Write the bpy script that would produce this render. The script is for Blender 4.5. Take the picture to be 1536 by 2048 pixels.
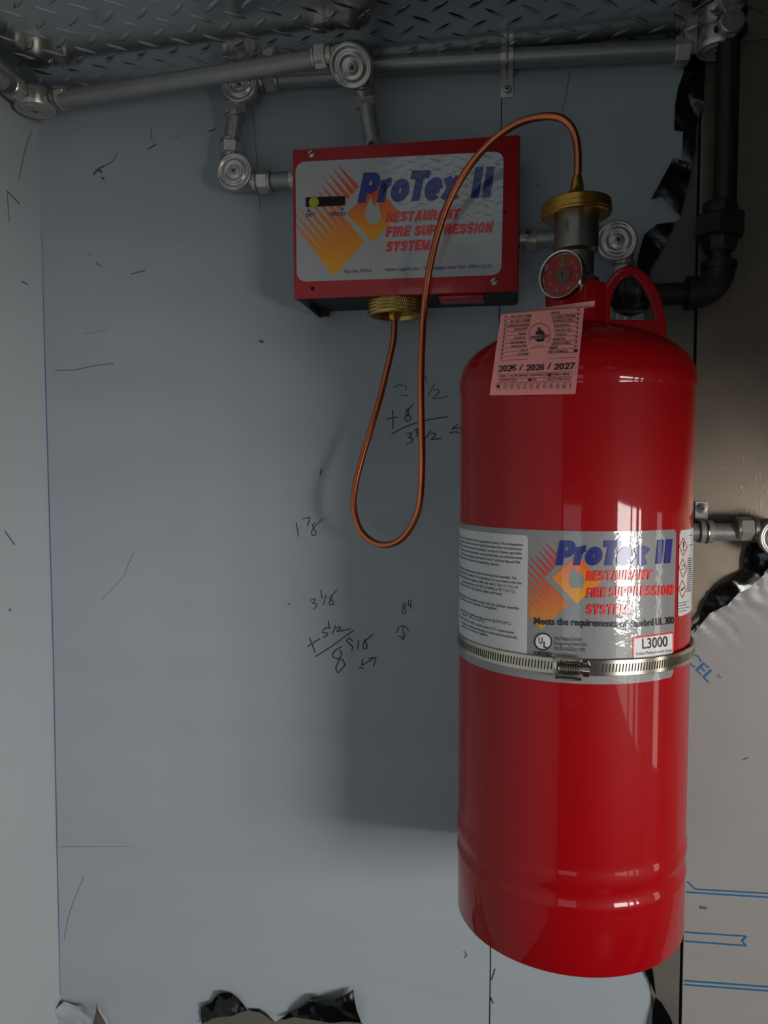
import bpy, bmesh, math, random
from mathutils import Vector, Matrix, noise
from mathutils.geometry import delaunay_2d_cdt
random.seed(7)
for o in list(bpy.data.objects): bpy.data.objects.remove(o)
SC = bpy.context.scene
COL = SC.collection

# ------------------------------------------------------------------ camera
D, ZC, FPX = 0.84, 1.55, 1538.0
YAW, PITCH = math.radians(8.95), math.radians(3.2)
cam = bpy.data.cameras.new('camera'); co = bpy.data.objects.new('camera', cam); COL.objects.link(co)
co.location = (0, -D, ZC); co.rotation_euler = (math.pi/2-PITCH, 0, YAW)
cam.sensor_fit = 'VERTICAL'; cam.sensor_height = 24; cam.lens = FPX/2048*24; cam.clip_start = .01
SC.camera = co
# ------------------------------------------------------------------ world, light, exposure
def srgb(c):
    return tuple(((v/255)/12.92 if v/255 <= .04045 else ((v/255+.055)/1.055)**2.4) for v in c)
w = bpy.data.worlds.new('world'); SC.world = w; w.use_nodes = True
bg = w.node_tree.nodes['Background']; bg.inputs[0].default_value = (.62, .74, .85, 1); bg.inputs[1].default_value = .12
def area(name, loc, target, sx, sy, power, col):
    l = bpy.data.lights.new(name, 'AREA'); l.shape = 'RECTANGLE'; l.size = sx; l.size_y = sy; l.energy = power; l.color = col
    o = bpy.data.objects.new(name, l); COL.objects.link(o); o.location = loc
    o.rotation_euler = (Vector(target)-Vector(loc)).to_track_quat('-Z', 'Y').to_euler(); return o
area('daylight_hatch', (1.75, -1.65, 1.30), (0.1, -.35, 1.35), .95, .6, 53, (1, .96, .92))
area('daylight_ground', (1.72, -1.6, .65), (0.1, -.35, 1.0), .9, .6, 4, (1, .96, .92))
area('daylight_door', (1.9, -.42, 1.15), (0.1, -.42, 1.2), .20, 1.0, 2.2, (1, .93, .85))
area('fill_rear', (-.2, -2.9, 1.05), (-.35, 0, 1.3), .8, .7, 2.4, (.76, .89, 1))  # added bluish fill from behind, lifts the upper left wall and pipes
SC.view_settings.view_transform = 'Standard'; SC.view_settings.look = 'None'
SC.view_settings.gamma = 1; SC.view_settings.use_curve_mapping = False; SC.view_settings.exposure = -.18

# ------------------------------------------------------------------ measuring helpers: a sight line met with a real surface
Fv = Vector((-math.sin(YAW)*math.cos(PITCH), math.cos(YAW)*math.cos(PITCH), -math.sin(PITCH)))
Rv = Vector((math.cos(YAW), math.sin(YAW), 0)); Uv = Rv.cross(Fv); CAM = Vector((0, -D, ZC))
def ray(x, y): return Fv + Rv*((x-768)/FPX) - Uv*((y-1024)/FPX)
def at(x, y, Y):
    d = ray(x, y); return CAM + d*((Y-CAM.y)/d.y)
def on_plane(x, y, p, n):
    d = ray(x, y); return CAM + d*((p-CAM).dot(n)/d.dot(n))
CX, CY, R = 0.0606, -0.126, 0.1016
def cyl(x, y, lift=0):
    d = ray(x, y); r = R+lift; ox, oy = CAM.x-CX, CAM.y-CY
    a = d.x**2+d.y**2; b = 2*(ox*d.x+oy*d.y); c = ox*ox+oy*oy-r*r; q = max(b*b-4*a*c, 0)
    return CAM + d*((-b-math.sqrt(q))/(2*a))
def cyl_tz(x, y):
    p = cyl(x, y); return math.atan2(p.x-CX, -(p.y-CY)), p.z
def tz(th, z, lift=0, r=None):
    r = (R if r is None else r)+lift; return Vector((CX+math.sin(th)*r, CY-math.cos(th)*r, z))

# ------------------------------------------------------------------ materials
def mat(name, rgb, rough=.5, metal=0, coat=0, var=0, vscale=8, bump=0, bscale=200, stretch=None, rvar=0, ior=None, rgb2=None, coat_rough=.05, spec=.5):
    m = bpy.data.materials.new(name); m.use_nodes = True; nt = m.node_tree; b = nt.nodes['Principled BSDF']
    c = srgb(rgb)+(1,); b.inputs['Base Color'].default_value = c
    b.inputs['Roughness'].default_value = rough; b.inputs['Metallic'].default_value = metal
    b.inputs['Coat Weight'].default_value = coat; b.inputs['Coat Roughness'].default_value = coat_rough
    b.inputs['Specular IOR Level'].default_value = spec
    if ior: b.inputs['IOR'].default_value = ior
    tc = nt.nodes.new('ShaderNodeTexCoord'); mp = nt.nodes.new('ShaderNodeMapping'); nt.links.new(tc.outputs['Object'], mp.inputs[0])
    if stretch: mp.inputs['Scale'].default_value = stretch
    if var or rgb2:
        n = nt.nodes.new('ShaderNodeTexNoise'); n.inputs['Scale'].default_value = vscale; n.inputs['Detail'].default_value = 6
        nt.links.new(mp.outputs[0], n.inputs['Vector'])
        cr = nt.nodes.new('ShaderNodeValToRGB'); cr.color_ramp.elements[0].position = .32; cr.color_ramp.elements[1].position = .68
        c2 = srgb(rgb2)+(1,) if rgb2 else tuple(v*(1+var) for v in c[:3])+(1,)
        c1 = c if rgb2 else tuple(v*(1-var) for v in c[:3])+(1,)
        cr.color_ramp.elements[0].color = c1; cr.color_ramp.elements[1].color = c2
        nt.links.new(n.outputs['Fac'], cr.inputs[0]); nt.links.new(cr.outputs[0], b.inputs['Base Color'])
        if rvar:
            mr = nt.nodes.new('ShaderNodeMapRange'); mr.inputs[3].default_value = rough-rvar; mr.inputs[4].default_value = rough+rvar
            nt.links.new(n.outputs['Fac'], mr.inputs[0]); nt.links.new(mr.outputs[0], b.inputs['Roughness'])
    if bump:
        n2 = nt.nodes.new('ShaderNodeTexNoise'); n2.inputs['Scale'].default_value = bscale; n2.inputs['Detail'].default_value = 3
        nt.links.new(mp.outputs[0], n2.inputs['Vector'])
        bp = nt.nodes.new('ShaderNodeBump'); bp.inputs['Strength'].default_value = bump; bp.inputs['Distance'].default_value = .002
        nt.links.new(n2.outputs['Fac'], bp.inputs['Height']); nt.links.new(bp.outputs[0], b.inputs['Normal'])
        if coat: nt.links.new(bp.outputs[0], b.inputs['Coat Normal'])
    return m
def grad(name, z0, z1, c0, c1, rough=.4, coat=.3):
    m = bpy.data.materials.new(name); m.use_nodes = True; nt = m.node_tree; b = nt.nodes['Principled BSDF']
    tc = nt.nodes.new('ShaderNodeTexCoord'); sp = nt.nodes.new('ShaderNodeSeparateXYZ'); mr = nt.nodes.new('ShaderNodeMapRange'); cr = nt.nodes.new('ShaderNodeValToRGB')
    nt.links.new(tc.outputs['Object'], sp.inputs[0]); nt.links.new(sp.outputs[2], mr.inputs[0])
    mr.inputs[1].default_value = z0; mr.inputs[2].default_value = z1
    cr.color_ramp.elements[0].color = srgb(c0)+(1,); cr.color_ramp.elements[1].color = srgb(c1)+(1,)
    nt.links.new(mr.outputs[0], cr.inputs[0]); nt.links.new(cr.outputs[0], b.inputs['Base Color'])
    b.inputs['Roughness'].default_value = rough; b.inputs['Coat Weight'].default_value = coat
    return m
M = dict(
 film=mat('film_blue_grey', (161, 170, 176), .42, 0, var=.035, vscale=5, bump=.05, bscale=30, stretch=(.6, 1, 3)),
 film_side=mat('film_side', (172, 179, 183), .42, 0, var=.035, vscale=4, bump=.05, bscale=30),
 film_grey=mat('film_warm_grey', (150, 148, 145), .42, 0, var=.03, vscale=14, bump=.05, bscale=40),
 steel=mat('warm_steel', (150, 136, 120), .42, .75, rgb2=(128, 118, 106), vscale=16, bump=.04, bscale=90, rvar=.08),
 olive=mat('strip_steel', (108, 107, 97), .5, .3, var=.06, vscale=10),
 dark=mat('dark_gap', (12, 12, 12), .8),
 blackfilm=mat('black_film', (9, 8, 9), .17, 0, bump=.25, bscale=45),
 plate=mat('tread_plate', (214, 219, 219), .17, 1, var=.05, vscale=20, bump=.03, bscale=120),
 lug=mat('tread_lug', (205, 205, 203), .2, 1),
 emt=mat('galvanised_conduit', (152, 153, 150), .42, .55, var=.06, vscale=60, bump=.05, bscale=300),
 cast=mat('cast_zinc', (168, 165, 158), .32, .8, var=.05, vscale=80, bump=.1, bscale=250),
 cover=mat('stamped_cover', (196, 194, 188), .34, .75, bump=.05, bscale=200),
 nut=mat('zinc_nut', (188, 186, 178), .34, .6, var=.04, vscale=90),
 screw=mat('screw', (150, 148, 142), .3, 1),
 iron=mat('black_iron', (34, 32, 33), .5, .3, var=.1, vscale=60, bump=.2, bscale=200),
 red=mat('gloss_red', (158, 0, 9), .5, 0, coat=.55, var=.04, vscale=3, bump=.012, bscale=12, coat_rough=.04, spec=.12),
 redbox=mat('box_red', (170, 4, 16), .4, 0, coat=.3, bump=.03, bscale=300),
 boxdark=mat('box_shadow_black', (26, 24, 26), .55),
 label=mat('silver_label', (134, 134, 134), .5, .1, coat=1, bump=.16, bscale=110, coat_rough=.06),
 labelbox=mat('silver_box_label', (172, 173, 172), .4, .05, coat=1, bump=.02, bscale=60, coat_rough=.02),
 white=mat('white_label', (206, 206, 207), .4, coat=.4),
 white2=mat('white_patch', (222, 220, 218), .4, coat=.4),
 blue=mat('print_blue', (20, 30, 122), .4, coat=.5),
 redp=mat('print_red', (226, 36, 34), .4, coat=.5),
 black=mat('print_black', (14, 14, 14), .45, coat=.3),
 textgrey=mat('print_grey', (44, 44, 46), .5),
 brass=mat('brass', (190, 148, 66), .3, 1, var=.08, vscale=40, bump=.08, bscale=260, stretch=(1, 1, 8)),
 brassk=mat('knurled_brass', (196, 166, 96), .36, 1, var=.08, vscale=60),
 nickel=mat('valve_nickel', (132, 130, 122), .36, 1, var=.05, vscale=40, bump=.08, bscale=200),
 copper=mat('copper', (208, 122, 84), .3, 1, var=.1, vscale=25, bump=.04, bscale=150),
 dial=mat('dial_red', (214, 50, 40), .45), chrome=mat('gauge_chrome', (190, 188, 184), .15, 1),
 dialgrey=mat('dial_grey', (130, 112, 108), .35, .4), yellow=mat('indicator_yellow', (176, 178, 26), .5), green=mat('dial_green', (110, 128, 50), .5),
 orange=mat('dial_orange', (220, 130, 30), .5), dialwhite=mat('dial_white', (226, 170, 160), .5),
 card=mat('pink_card', (246, 176, 170), .6, var=.02, vscale=30, bump=.05, bscale=60),
 ink=mat('marker_black', (26, 30, 34), .5), inkg=mat('marker_green', (30, 84, 62), .5), pen=mat('pen_blue', (84, 98, 150), .6),
 scuff=mat('scuff', (86, 90, 92), .6), smear=mat('dried_smear', (180, 178, 168), .5), scratch=mat('bright_scratch', (214, 206, 190), .5),
 printblue=mat('film_print_blue', (22, 104, 160), .45),
 clampm=mat('clamp_steel', (196, 190, 176), .2, 1, bump=.03, bscale=100), slot=mat('slot_dark', (40, 36, 32), .6),
 floor=mat('floor_plate', (70, 68, 66), .35, .6, var=.1, vscale=6), paint=mat('interior_wall', (66, 66, 66), .5, var=.04, vscale=3),
 tape=mat('black_tape', (16, 15, 17), .45, bump=.4, bscale=120),
)
g = bpy.data.materials.new('gauge_glass'); g.use_nodes = True; gb = g.node_tree.nodes['Principled BSDF']
gb.inputs['Transmission Weight'].default_value = 1; gb.inputs['Roughness'].default_value = .03; gb.inputs['IOR'].default_value = 1.3; M['glass'] = g

# ------------------------------------------------------------------ mesh helpers
def link(name, me, m, parent=None):
    o = bpy.data.objects.new(name, me); COL.objects.link(o)
    if m: me.materials.append(M[m] if isinstance(m, str) else m)
    if parent: o.parent = parent; o.matrix_parent_inverse = Matrix.Translation(parent.location).inverted() if parent.location.length else Matrix()
    return o
def obj(name, bm, m, parent=None, smooth=True, ang=35):
    bmesh.ops.recalc_face_normals(bm, faces=bm.faces)
    bm.normal_update()
    for f in bm.faces: f.smooth = smooth
    if smooth:
        for e in bm.edges:
            if len(e.link_faces) == 2 and e.calc_face_angle(0) > math.radians(ang): e.smooth = False
    me = bpy.data.meshes.new(name); bm.to_mesh(me); bm.free()
    return link(name, me, m, parent)
def tag(o, label=None, cat=None, group=None, kind=None):
    if label: o['label'] = label
    if cat: o['category'] = cat
    if group: o['group'] = group
    if kind: o['kind'] = kind
    return o
def thing(name, loc, label, cat, group=None):
    o = bpy.data.objects.new(name, None); COL.objects.link(o); o.location = loc; o.empty_display_size = .02
    return tag(o, label, cat, group)
def box(bm, lo, hi, mx=None, bev=0):
    r = bmesh.ops.create_cube(bm, size=1); vs = r['verts']
    for v in vs:
        v.co = Vector([(lo[i]+hi[i])/2+v.co[i]*(hi[i]-lo[i]) for i in range(3)])
    if bev:
        es = list({e for v in vs for e in v.link_edges}); r2 = bmesh.ops.bevel(bm, geom=es, offset=bev, segments=2, affect='EDGES', profile=.5)
        vs = list({v for f in r2['faces'] for v in f.verts} | {v for v in vs if v.is_valid})
    if mx:
        for v in vs: v.co = mx @ v.co
    return bm
def frame(o, z, x=None):
    z = Vector(z).normalized(); x = Vector(x) if x is not None else (Vector((1, 0, 0)) if abs(z.x) < .9 else Vector((0, 1, 0)))
    x = (x - z*x.dot(z)).normalized(); y = z.cross(x); m = Matrix((x, y, z)).transposed().to_4x4(); m.translation = Vector(o); return m
def lathe(bm, o, axis, prof, n=48, x=None, sy=1):
    mx = frame(o, axis, x); rings = []
    for r, h in prof:
        if r < 1e-6: rings.append([bm.verts.new(mx @ Vector((0, 0, h)))])
        else: rings.append([bm.verts.new(mx @ Vector((r*math.cos(2*math.pi*k/n), sy*r*math.sin(2*math.pi*k/n), h))) for k in range(n)])
    for a, b in zip(rings, rings[1:]):
        for k in range(n):
            k2 = (k+1) % n
            if len(a) == 1 and len(b) == 1: continue
            if len(a) == 1: bm.faces.new((a[0], b[k], b[k2]))
            elif len(b) == 1: bm.faces.new((a[k], b[0], a[k2]))
            else: bm.faces.new((a[k], b[k], b[k2], a[k2]))
    return bm
def rod(bm, a, b, r, n=24, r2=None):
    a, b = Vector(a), Vector(b); L = (b-a).length; r2 = r2 or r; e = min(.0006, L*.1)
    return lathe(bm, a, b-a, [(0, 0), (r-e, 0), (r, e), (r2, L-e), (r2-e, L), (0, L)], n)
def hexnut(bm, c, axis, r, L, rot=0):
    ax = Vector(axis).normalized(); e = r*.08
    x = Matrix.Rotation(rot, 3, ax) @ (Vector((0, 0, 1)) if abs(ax.z) < .9 else Vector((1, 0, 0)))
    return lathe(bm, Vector(c)-ax*L/2, ax, [(0, 0), (r-e, 0), (r, e), (r, L-e), (r-e, L), (0, L)], 6, x)
def smoothpath(pts, per=10):
    P = [Vector(p) for p in pts]; out = []
    for i in range(len(P)-1):
        p0, p1, p2, p3 = P[max(i-1, 0)], P[i], P[i+1], P[min(i+2, len(P)-1)]
        for k in range(per):
            t = k/per; out.append(.5*((2*p1)+(p2-p0)*t+(2*p0-5*p1+4*p2-p3)*t*t+(3*p1-p0-3*p2+p3)*t**3))
    return out+[P[-1]]
def tube(bm, path, r, n=16):
    T = [(path[min(i+1, len(path)-1)]-path[max(i-1, 0)]).normalized() for i in range(len(path))]
    u = T[0].orthogonal().normalized(); rings = []
    for i, p in enumerate(path):
        u = (u-T[i]*u.dot(T[i])).normalized(); v = T[i].cross(u); rr = r(i/(len(path)-1)) if callable(r) else r
        rings.append([bm.verts.new(p+(u*math.cos(2*math.pi*k/n)+v*math.sin(2*math.pi*k/n))*rr) for k in range(n)])
    for a, b in zip(rings, rings[1:]):
        for k in range(n): bm.faces.new((a[k], a[(k+1) % n], b[(k+1) % n], b[k]))
    bm.faces.new(rings[0][::-1]); bm.faces.new(rings[-1]); return bm
def prism(bm, pts, n, th):
    """closed polygon of 3D points given thickness th along n"""
    n = Vector(n); a = [bm.verts.new(p) for p in pts]; b = [bm.verts.new(Vector(p)+n*th) for p in pts]
    f1 = bm.faces.new(a); f2 = bm.faces.new(b[::-1]); k = len(a)
    for i in range(k): bm.faces.new((a[i], b[i], b[(i+1) % k], a[(i+1) % k]))
    bmesh.ops.triangulate(bm, faces=[f1, f2]); return bm
# --- flat print: 2D meshes in measured coordinates, laid on a surface function
def cut(bm, xs=(), ys=()):
    for v in xs: bmesh.ops.bisect_plane(bm, geom=bm.verts[:]+bm.edges[:]+bm.faces[:], plane_co=(v, 0, 0), plane_no=(1, 0, 0))
    for v in ys: bmesh.ops.bisect_plane(bm, geom=bm.verts[:]+bm.edges[:]+bm.faces[:], plane_co=(0, v, 0), plane_no=(0, 1, 0))
def frange(a, b, s):
    r = []; x = a+s
    while x < b: r.append(x); x += s
    return r
def lay(name, polys, surf, m, parent, step=0, lv=None, many=True):
    bm = bmesh.new()
    for i, p in enumerate(polys):
        if len(p) < 3: continue
        f = bm.faces.new([bm.verts.new((x, y, lv[i] if lv else (i % 40 if many else 0))) for x, y in p])
    bmesh.ops.triangulate(bm, faces=bm.faces[:])
    if step:
        xs = [v.co.x for v in bm.verts]; cut(bm, frange(min(xs), max(xs), step))
    for v in bm.verts:
        p = surf(v.co.x, v.co.y); v.co = p+(CAM-p).normalized()*v.co.z*6e-6
    return obj(name, bm, m, parent, smooth=False)
_cap = {}
def textbm(s, shear=0, bold=0, space=1):
    cu = bpy.data.curves.new('t', 'FONT'); cu.body = s; cu.shear = shear; cu.offset = bold; cu.space_character = space; cu.resolution_u = 4; cu.fill_mode = 'FRONT'
    o = bpy.data.objects.new('t', cu); COL.objects.link(o); dg = bpy.context.evaluated_depsgraph_get()
    me = bpy.data.meshes.new_from_object(o.evaluated_get(dg)); bm = bmesh.new(); bm.from_mesh(me)
    bpy.data.objects.remove(o); bpy.data.curves.remove(cu); bpy.data.meshes.remove(me); return bm
def caph():
    if 'h' not in _cap:
        b = textbm('H'); _cap['h'] = max(v.co.y for v in b.verts); b.free()
    return _cap['h']
def text(s, pl, pr, cap, surf, m, parent, shear=0, bold=0, step=0, up=None, space=1, name='lettering'):
    bm = textbm(s, shear, bold, space); xs = [v.co.x for v in bm.verts]; x0, x1 = min(xs), max(xs); H = caph()
    pl, pr = Vector(pl), Vector(pr); d = pr-pl; dn = d.normalized()
    up = Vector(up).normalized() if up else Vector((0, -1))
    for v in bm.verts:
        u = (v.co.x-x0)/(x1-x0); q = pl+d*u+up*(v.co.y/H*cap); v.co = (q.x, q.y, 0)
    if step:
        a = [v.co.x for v in bm.verts]; cut(bm, frange(min(a), max(a), step))
    for v in bm.verts: v.co = surf(v.co.x, v.co.y)
    return obj(name, bm, m, parent, smooth=False)
def arc(cx, cy, rx, ry, a0, a1, n=12): return [(cx+rx*math.cos(math.radians(a0+(a1-a0)*k/n)), cy+ry*math.sin(math.radians(a0+(a1-a0)*k/n))) for k in range(n+1)]
def glyph(ch, t):
    h = t/2; k = 1-h
    G = {
     'I': (t, [[(h, 0), (h, 1)]]), 'E': (.58, [[(h, 0), (h, 1)], [(0, k), (.58, k)], [(0, .5), (.54, .5)], [(0, h), (.58, h)]]), 'F': (.56, [[(h, 0), (h, 1)], [(0, k), (.56, k)], [(0, .49), (.5, .49)]]),
     'T': (.64, [[(0, k), (.64, k)], [(.32, 0), (.32, 1)]]),
     'P': (.64, [[(h, 0), (h, 1)], [(0, k), (.36, k)]+arc(.36, (k+.44)/2, .28-h, (k-.44)/2, 90, -90)+[(0, .44)]]),
     'R': (.66, [[(h, 0), (h, 1)], [(0, k), (.36, k)]+arc(.36, (k+.46)/2, .28-h, (k-.46)/2, 90, -90)+[(0, .46)], [(.36, .48), (.48, .36), (.54, 0)]]),
     'S': (.62, [[(.62-h, .70)]+arc(.31, .74, .31-h, .26-h, 15, 180)+[(h+.01, .70), (.12, .60), (.31, .52), (.5, .41)]+arc(.31, .27, .31-h, .27-h, 20, -180)]),
     'A': (.70, [[(h*.8, 0), (.35-h*.3, 1)], [(.35+h*.3, 1), (.70-h*.8, 0)], [(.14, .26), (.56, .26)]]),
     'U': (.62, [[(h, 1), (h, .3)]+arc(.31, .3, .31-h, .3-h, 180, 360)+[(.62-h, 1)]]),
     'N': (.64, [[(h, 0), (h, 1)], [(.64-h, 0), (.64-h, 1)], [(h, .96), (.64-h, .04)]]),
     'O': (.66, [arc(.33, .5, .33-h, .5-h, 0, 360, 24)]), 'Y': (.66, [[(h*.7, 1), (.33, .46)], [(.66-h*.7, 1), (.33, .46)], [(.33, .5), (.33, 0)]]),
     'M': (.78, [[(h, 0), (h, 1)], [(.78-h, 0), (.78-h, 1)], [(h, .96), (.39, .15), (.78-h, .96)]]),
     'r': (.40, [[(h, 0), (h, .74)], [(h, .42)]+arc(.36, .40, .36-h, .34-h*.5, 180, 88, 6)]),
     'o': (.62, [arc(.31, .37, .31-h, .38-h, 0, 360, 24)]),
     'e': (.60, [[(h, .36), (.60-h*.6, .36)], arc(.30, .37, .30-h, .38-h, 0, 315, 22)]),
     '0': (.56, [arc(.28, .5, .28-h, .5-h, 0, 360, 20)]), '/': (.5, [[(.05, -.02), (.45, 1.02)]]), '7': (.56, [[(0, k), (.54, k), (.18, 0)]]),
     '2': (.56, [[(h, .68)]+arc(.28, .70, .28-h, .30-h, 170, -20, 10)+[(.44, .46), (h+.02, h)], [(0, h), (.56, h)]]),
     '5': (.56, [[(.08, k), (.54, k)], [(.16, k), (.11, .52)], [(.10, .55)]+arc(.27, .32, .29-h, .32-h, 95, -140, 12)]),
     '6': (.56, [arc(.28, .31, .28-h, .31-h, 0, 360, 18), [(h, .32), (h+.02, .62)]+arc(.29, .66, .27-h, .34-h, 170, 25, 8)]),
     'x': (.62, [[(h*.9, 0), (.62-h*.9, .74)], [(h*.9, .74), (.62-h*.9, 0)]]),
    }
    return G[ch]
def heavy(s, pl, pr, cap, surf, m, parent, t=.24, shear=.2, gap=.07, step=0, name='lettering'):
    x = 0; polys = []; lvs = []; k_ = 0
    for ch in s:
        if ch == ' ': x += .3; continue
        w_, st = glyph(ch, t); x += {'T': -.05, 'e': -.09, 'x': -.03}.get(ch, 0) if 'ro' in s or s == 'ProTex' else 0
        for ln in st:
            k_ += 1; P_ = [Vector((a+x, b)) for a, b in ln]; P_ = [p for i, p in enumerate(P_) if i == 0 or (p-P_[i-1]).length > 1e-4]; n_ = len(P_); closed = (P_[0]-P_[-1]).length < 1e-4
            L_, R_ = [], []
            for i in range(n_):
                a = P_[i]-P_[i-1] if i else (P_[-1]-P_[-2] if closed else P_[1]-P_[0]); b = P_[i+1]-P_[i] if i < n_-1 else (P_[1]-P_[0] if closed else P_[-1]-P_[-2])
                d = (a.normalized()+b.normalized()).normalized(); nn = Vector((-d.y, d.x)); sc_ = t/2/max(.5, abs(nn.dot(Vector((-a.normalized().y, a.normalized().x)))))
                L_.append(P_[i]+nn*sc_); R_.append(P_[i]-nn*sc_)
            for i in range(n_-1): polys.append([L_[i], L_[i+1], R_[i+1], R_[i]]); lvs.append(k_ % 8)
        x += w_+gap
    W_ = x-gap; pl, pr = Vector(pl), Vector(pr); sh = shear*cap; d = (pr-pl); ux = d/(W_*1.0)
    f = lambda v: tuple(pl+ux*v.x+Vector((shear*cap*v.y, -cap*v.y)))
    return lay(name, [[f(v) for v in p] for p in polys], surf, m, parent, step, lv=lvs)
def stroke(pts, wd):
    """ribbon polygons for a hand-drawn line"""
    out = []; P = [Vector(p) for p in pts]
    for i, (a, b) in enumerate(zip(P, P[1:])):
        d = (b-a)
        if d.length < 1e-6: continue
        d = d.normalized(); n = Vector((-d.y, d.x))*wd/2; e = d*wd*.25
        out.append([tuple(a-e+n), tuple(b+e+n), tuple(b+e-n), tuple(a-e-n)])
    return out
def wall_s(lift=.0012): return lambda x, y: at(x, y, -lift)

# ================================================================== STRUCTURE
ZTOP, XL, XR, YB = 1.977, -.536, 1.3, -2.4
bm = bmesh.new(); box(bm, (XL-.05, .004, 0), (XR+.05, .05, ZTOP+.05)); wall_back = obj('wall_back', bm, 'dark', smooth=False); tag(wall_back, kind='structure')
GX = .1918
def panel(x0, x1, m='steel'):
    bm = bmesh.new(); box(bm, (x0, 0, .02), (x1, .004, ZTOP), bev=.0006); return obj('steel_panel', bm, m, wall_back, smooth=False)
panel(XL, GX-.0012, 'olive'); panel(GX+.0016, XR)
bm = bmesh.new(); box(bm, (XL-.03, YB, 0), (XL, .004, ZTOP)); wl = tag(obj('wall_left', bm, 'film_side', smooth=False), kind='structure')
bm = bmesh.new(); box(bm, (XL-.05, YB-.6, -.03), (XR+.9, .05, 0)); tag(obj('floor', bm, 'floor', smooth=False), kind='structure')
bm = bmesh.new(); box(bm, (XL-.03, YB, ZTOP), (XR+.05, .004, ZTOP+.02)); ceil = tag(obj('ceiling', bm, 'plate', smooth=False), kind='structure')
# right wall of the truck with a hatch and a door opening, rear wall with an added opening for the fill lamp
bm = bmesh.new()
HZ = 1.55
box(bm, (XR, YB, HZ), (XR+.04, .05, ZTOP)); box(bm, (XR, YB, 0), (XR+.04, -2.05, HZ)); box(bm, (XR, -2.05, 0), (XR+.04, -.75, .85))
box(bm, (XR, -1.02, .85), (XR+.04, -.96, HZ)); box(bm, (XR, -1.22, .85), (XR+.04, -1.19, HZ)); box(bm, (XR, -.75, 0), (XR+.04, -.58, HZ)); box(bm, (XR, -.25, 0), (XR+.04, .05, HZ))
tag(obj('wall_right', bm, 'paint', smooth=False), kind='structure')
bm = bmesh.new()
box(bm, (XL-.03, YB-.04, 1.5), (XR+.04, YB, ZTOP)); box(bm, (XL-.03, YB-.04, 0), (-.48, YB, 1.5)); box(bm, (-.48, YB-.04, 0), (.3, YB, .7)); box(bm, (.3, YB-.04, 0), (XR+.04, YB, 1.5))
tag(obj('wall_rear', bm, 'paint', smooth=False), kind='structure')

# added unseen hood right of the view, shaped to keep the daylight off the upper wall
HX, HY, HB = .60, -1.0, 1.49
bm = bmesh.new(); box(bm, (HX, HY, HB), (HX+.012, -.002, ZTOP)); box(bm, (HX, HY, HB), (XR, HY+.012, ZTOP)); box(bm, (HX, HY, HB), (XR, -.002, HB+.01)); blocker = obj('light_blocker', bm, 'paint', smooth=False)
tag(blocker, 'added unseen hood hanging from the ceiling right of the gas pipe', 'blocker')
# raised lugs of the tread plate ceiling
bm = bmesh.new(); s = .0345; q = .0049
def lug(cx, cy, a):
    L, W, H = .0140, .0033, .0017; ca, sa = math.cos(a), math.sin(a)
    def P(u, v, h): return bm.verts.new((cx+u*ca-v*sa, cy+u*sa+v*ca, ZTOP-h))
    e0, e1 = P(-L, 0, 0), P(L, 0, 0); a1, a2, a3 = P(-L*.55, W*.7, 0), P(0, W, 0), P(L*.55, W*.7, 0); b1, b2, b3 = P(-L*.55, -W*.7, 0), P(0, -W, 0), P(L*.55, -W*.7, 0)
    t1, t2, t3 = P(-L*.55, 0, H*.8), P(0, 0, H), P(L*.55, 0, H*.8)
    for f in ((e0, a1, t1), (a1, a2, t2, t1), (a2, a3, t3, t2), (a3, e1, t3), (e0, t1, b1), (t1, t2, b2, b1), (t2, t3, b3, b2), (t3, e1, b3)): bm.faces.new(f)
for i in range(-5, 54):
    for j in range(0, 70):
        x = -.3925+(i)*s; y = -.0165-j*s-.0005
        if x > XL+.012 and x < XR-.01 and y > YB: lug(x, y, math.radians(43))
        x2, y2 = x+s/2, y-s/2
        if XL+.012 < x2 < XR-.01: lug(x2, y2, math.radians(-43))
me = bpy.data.meshes.new('tread_lug'); bm.to_mesh(me); bm.free(); me.polygons.foreach_set('use_smooth', [True]*len(me.polygons))
tag(link('tread_lug', me, 'lug', ceil), kind='stuff')

# ------------------------------------------------------------------ protective film on the walls
def polyplate(name, pts, y, th, m, parent, amp=None, step=None):
    bm = bmesh.new(); n0 = len(pts); vs2, _, fs2, *_r = delaunay_2d_cdt([Vector((p.x, p.z)) for p in pts], [(i, (i+1) % n0) for i in range(n0)], [list(range(n0))], 1, 1e-6)
    vv = [bm.verts.new((v.x, pts[0].y, v.y)) for v in vs2]
    for f in fs2: bm.faces.new([vv[i] for i in f])
    if step:
        xs = [v.co.x for v in bm.verts]; zs = [v.co.z for v in bm.verts]
        for v in frange(min(xs), max(xs), step): bmesh.ops.bisect_plane(bm, geom=bm.verts[:]+bm.edges[:]+bm.faces[:], plane_co=(v, 0, 0), plane_no=(1, 0, 0))
        for v in frange(min(zs), max(zs), step): bmesh.ops.bisect_plane(bm, geom=bm.verts[:]+bm.edges[:]+bm.faces[:], plane_co=(0, 0, v), plane_no=(0, 0, 1))
        for v in bm.verts: v.co.y -= amp(v.co)
    r = bmesh.ops.extrude_face_region(bm, geom=bm.faces[:]); 
    for v in [g for g in r['geom'] if isinstance(g, bmesh.types.BMVert)]: v.co.y += th
    return obj(name, bm, m, parent, smooth=bool(step), ang=50)
FY = -.0008
redge = [(1376, 106), (1380, 200), (1380, 300), (1366, 345), (1359, 437), (1350, 446), (1322, 480), (1300, 520), (1288, 600), (1284, 900), (1284, 1500), (1290, 1905), (1300, 1985), (1308, 2048), (1316, 2150)]
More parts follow.
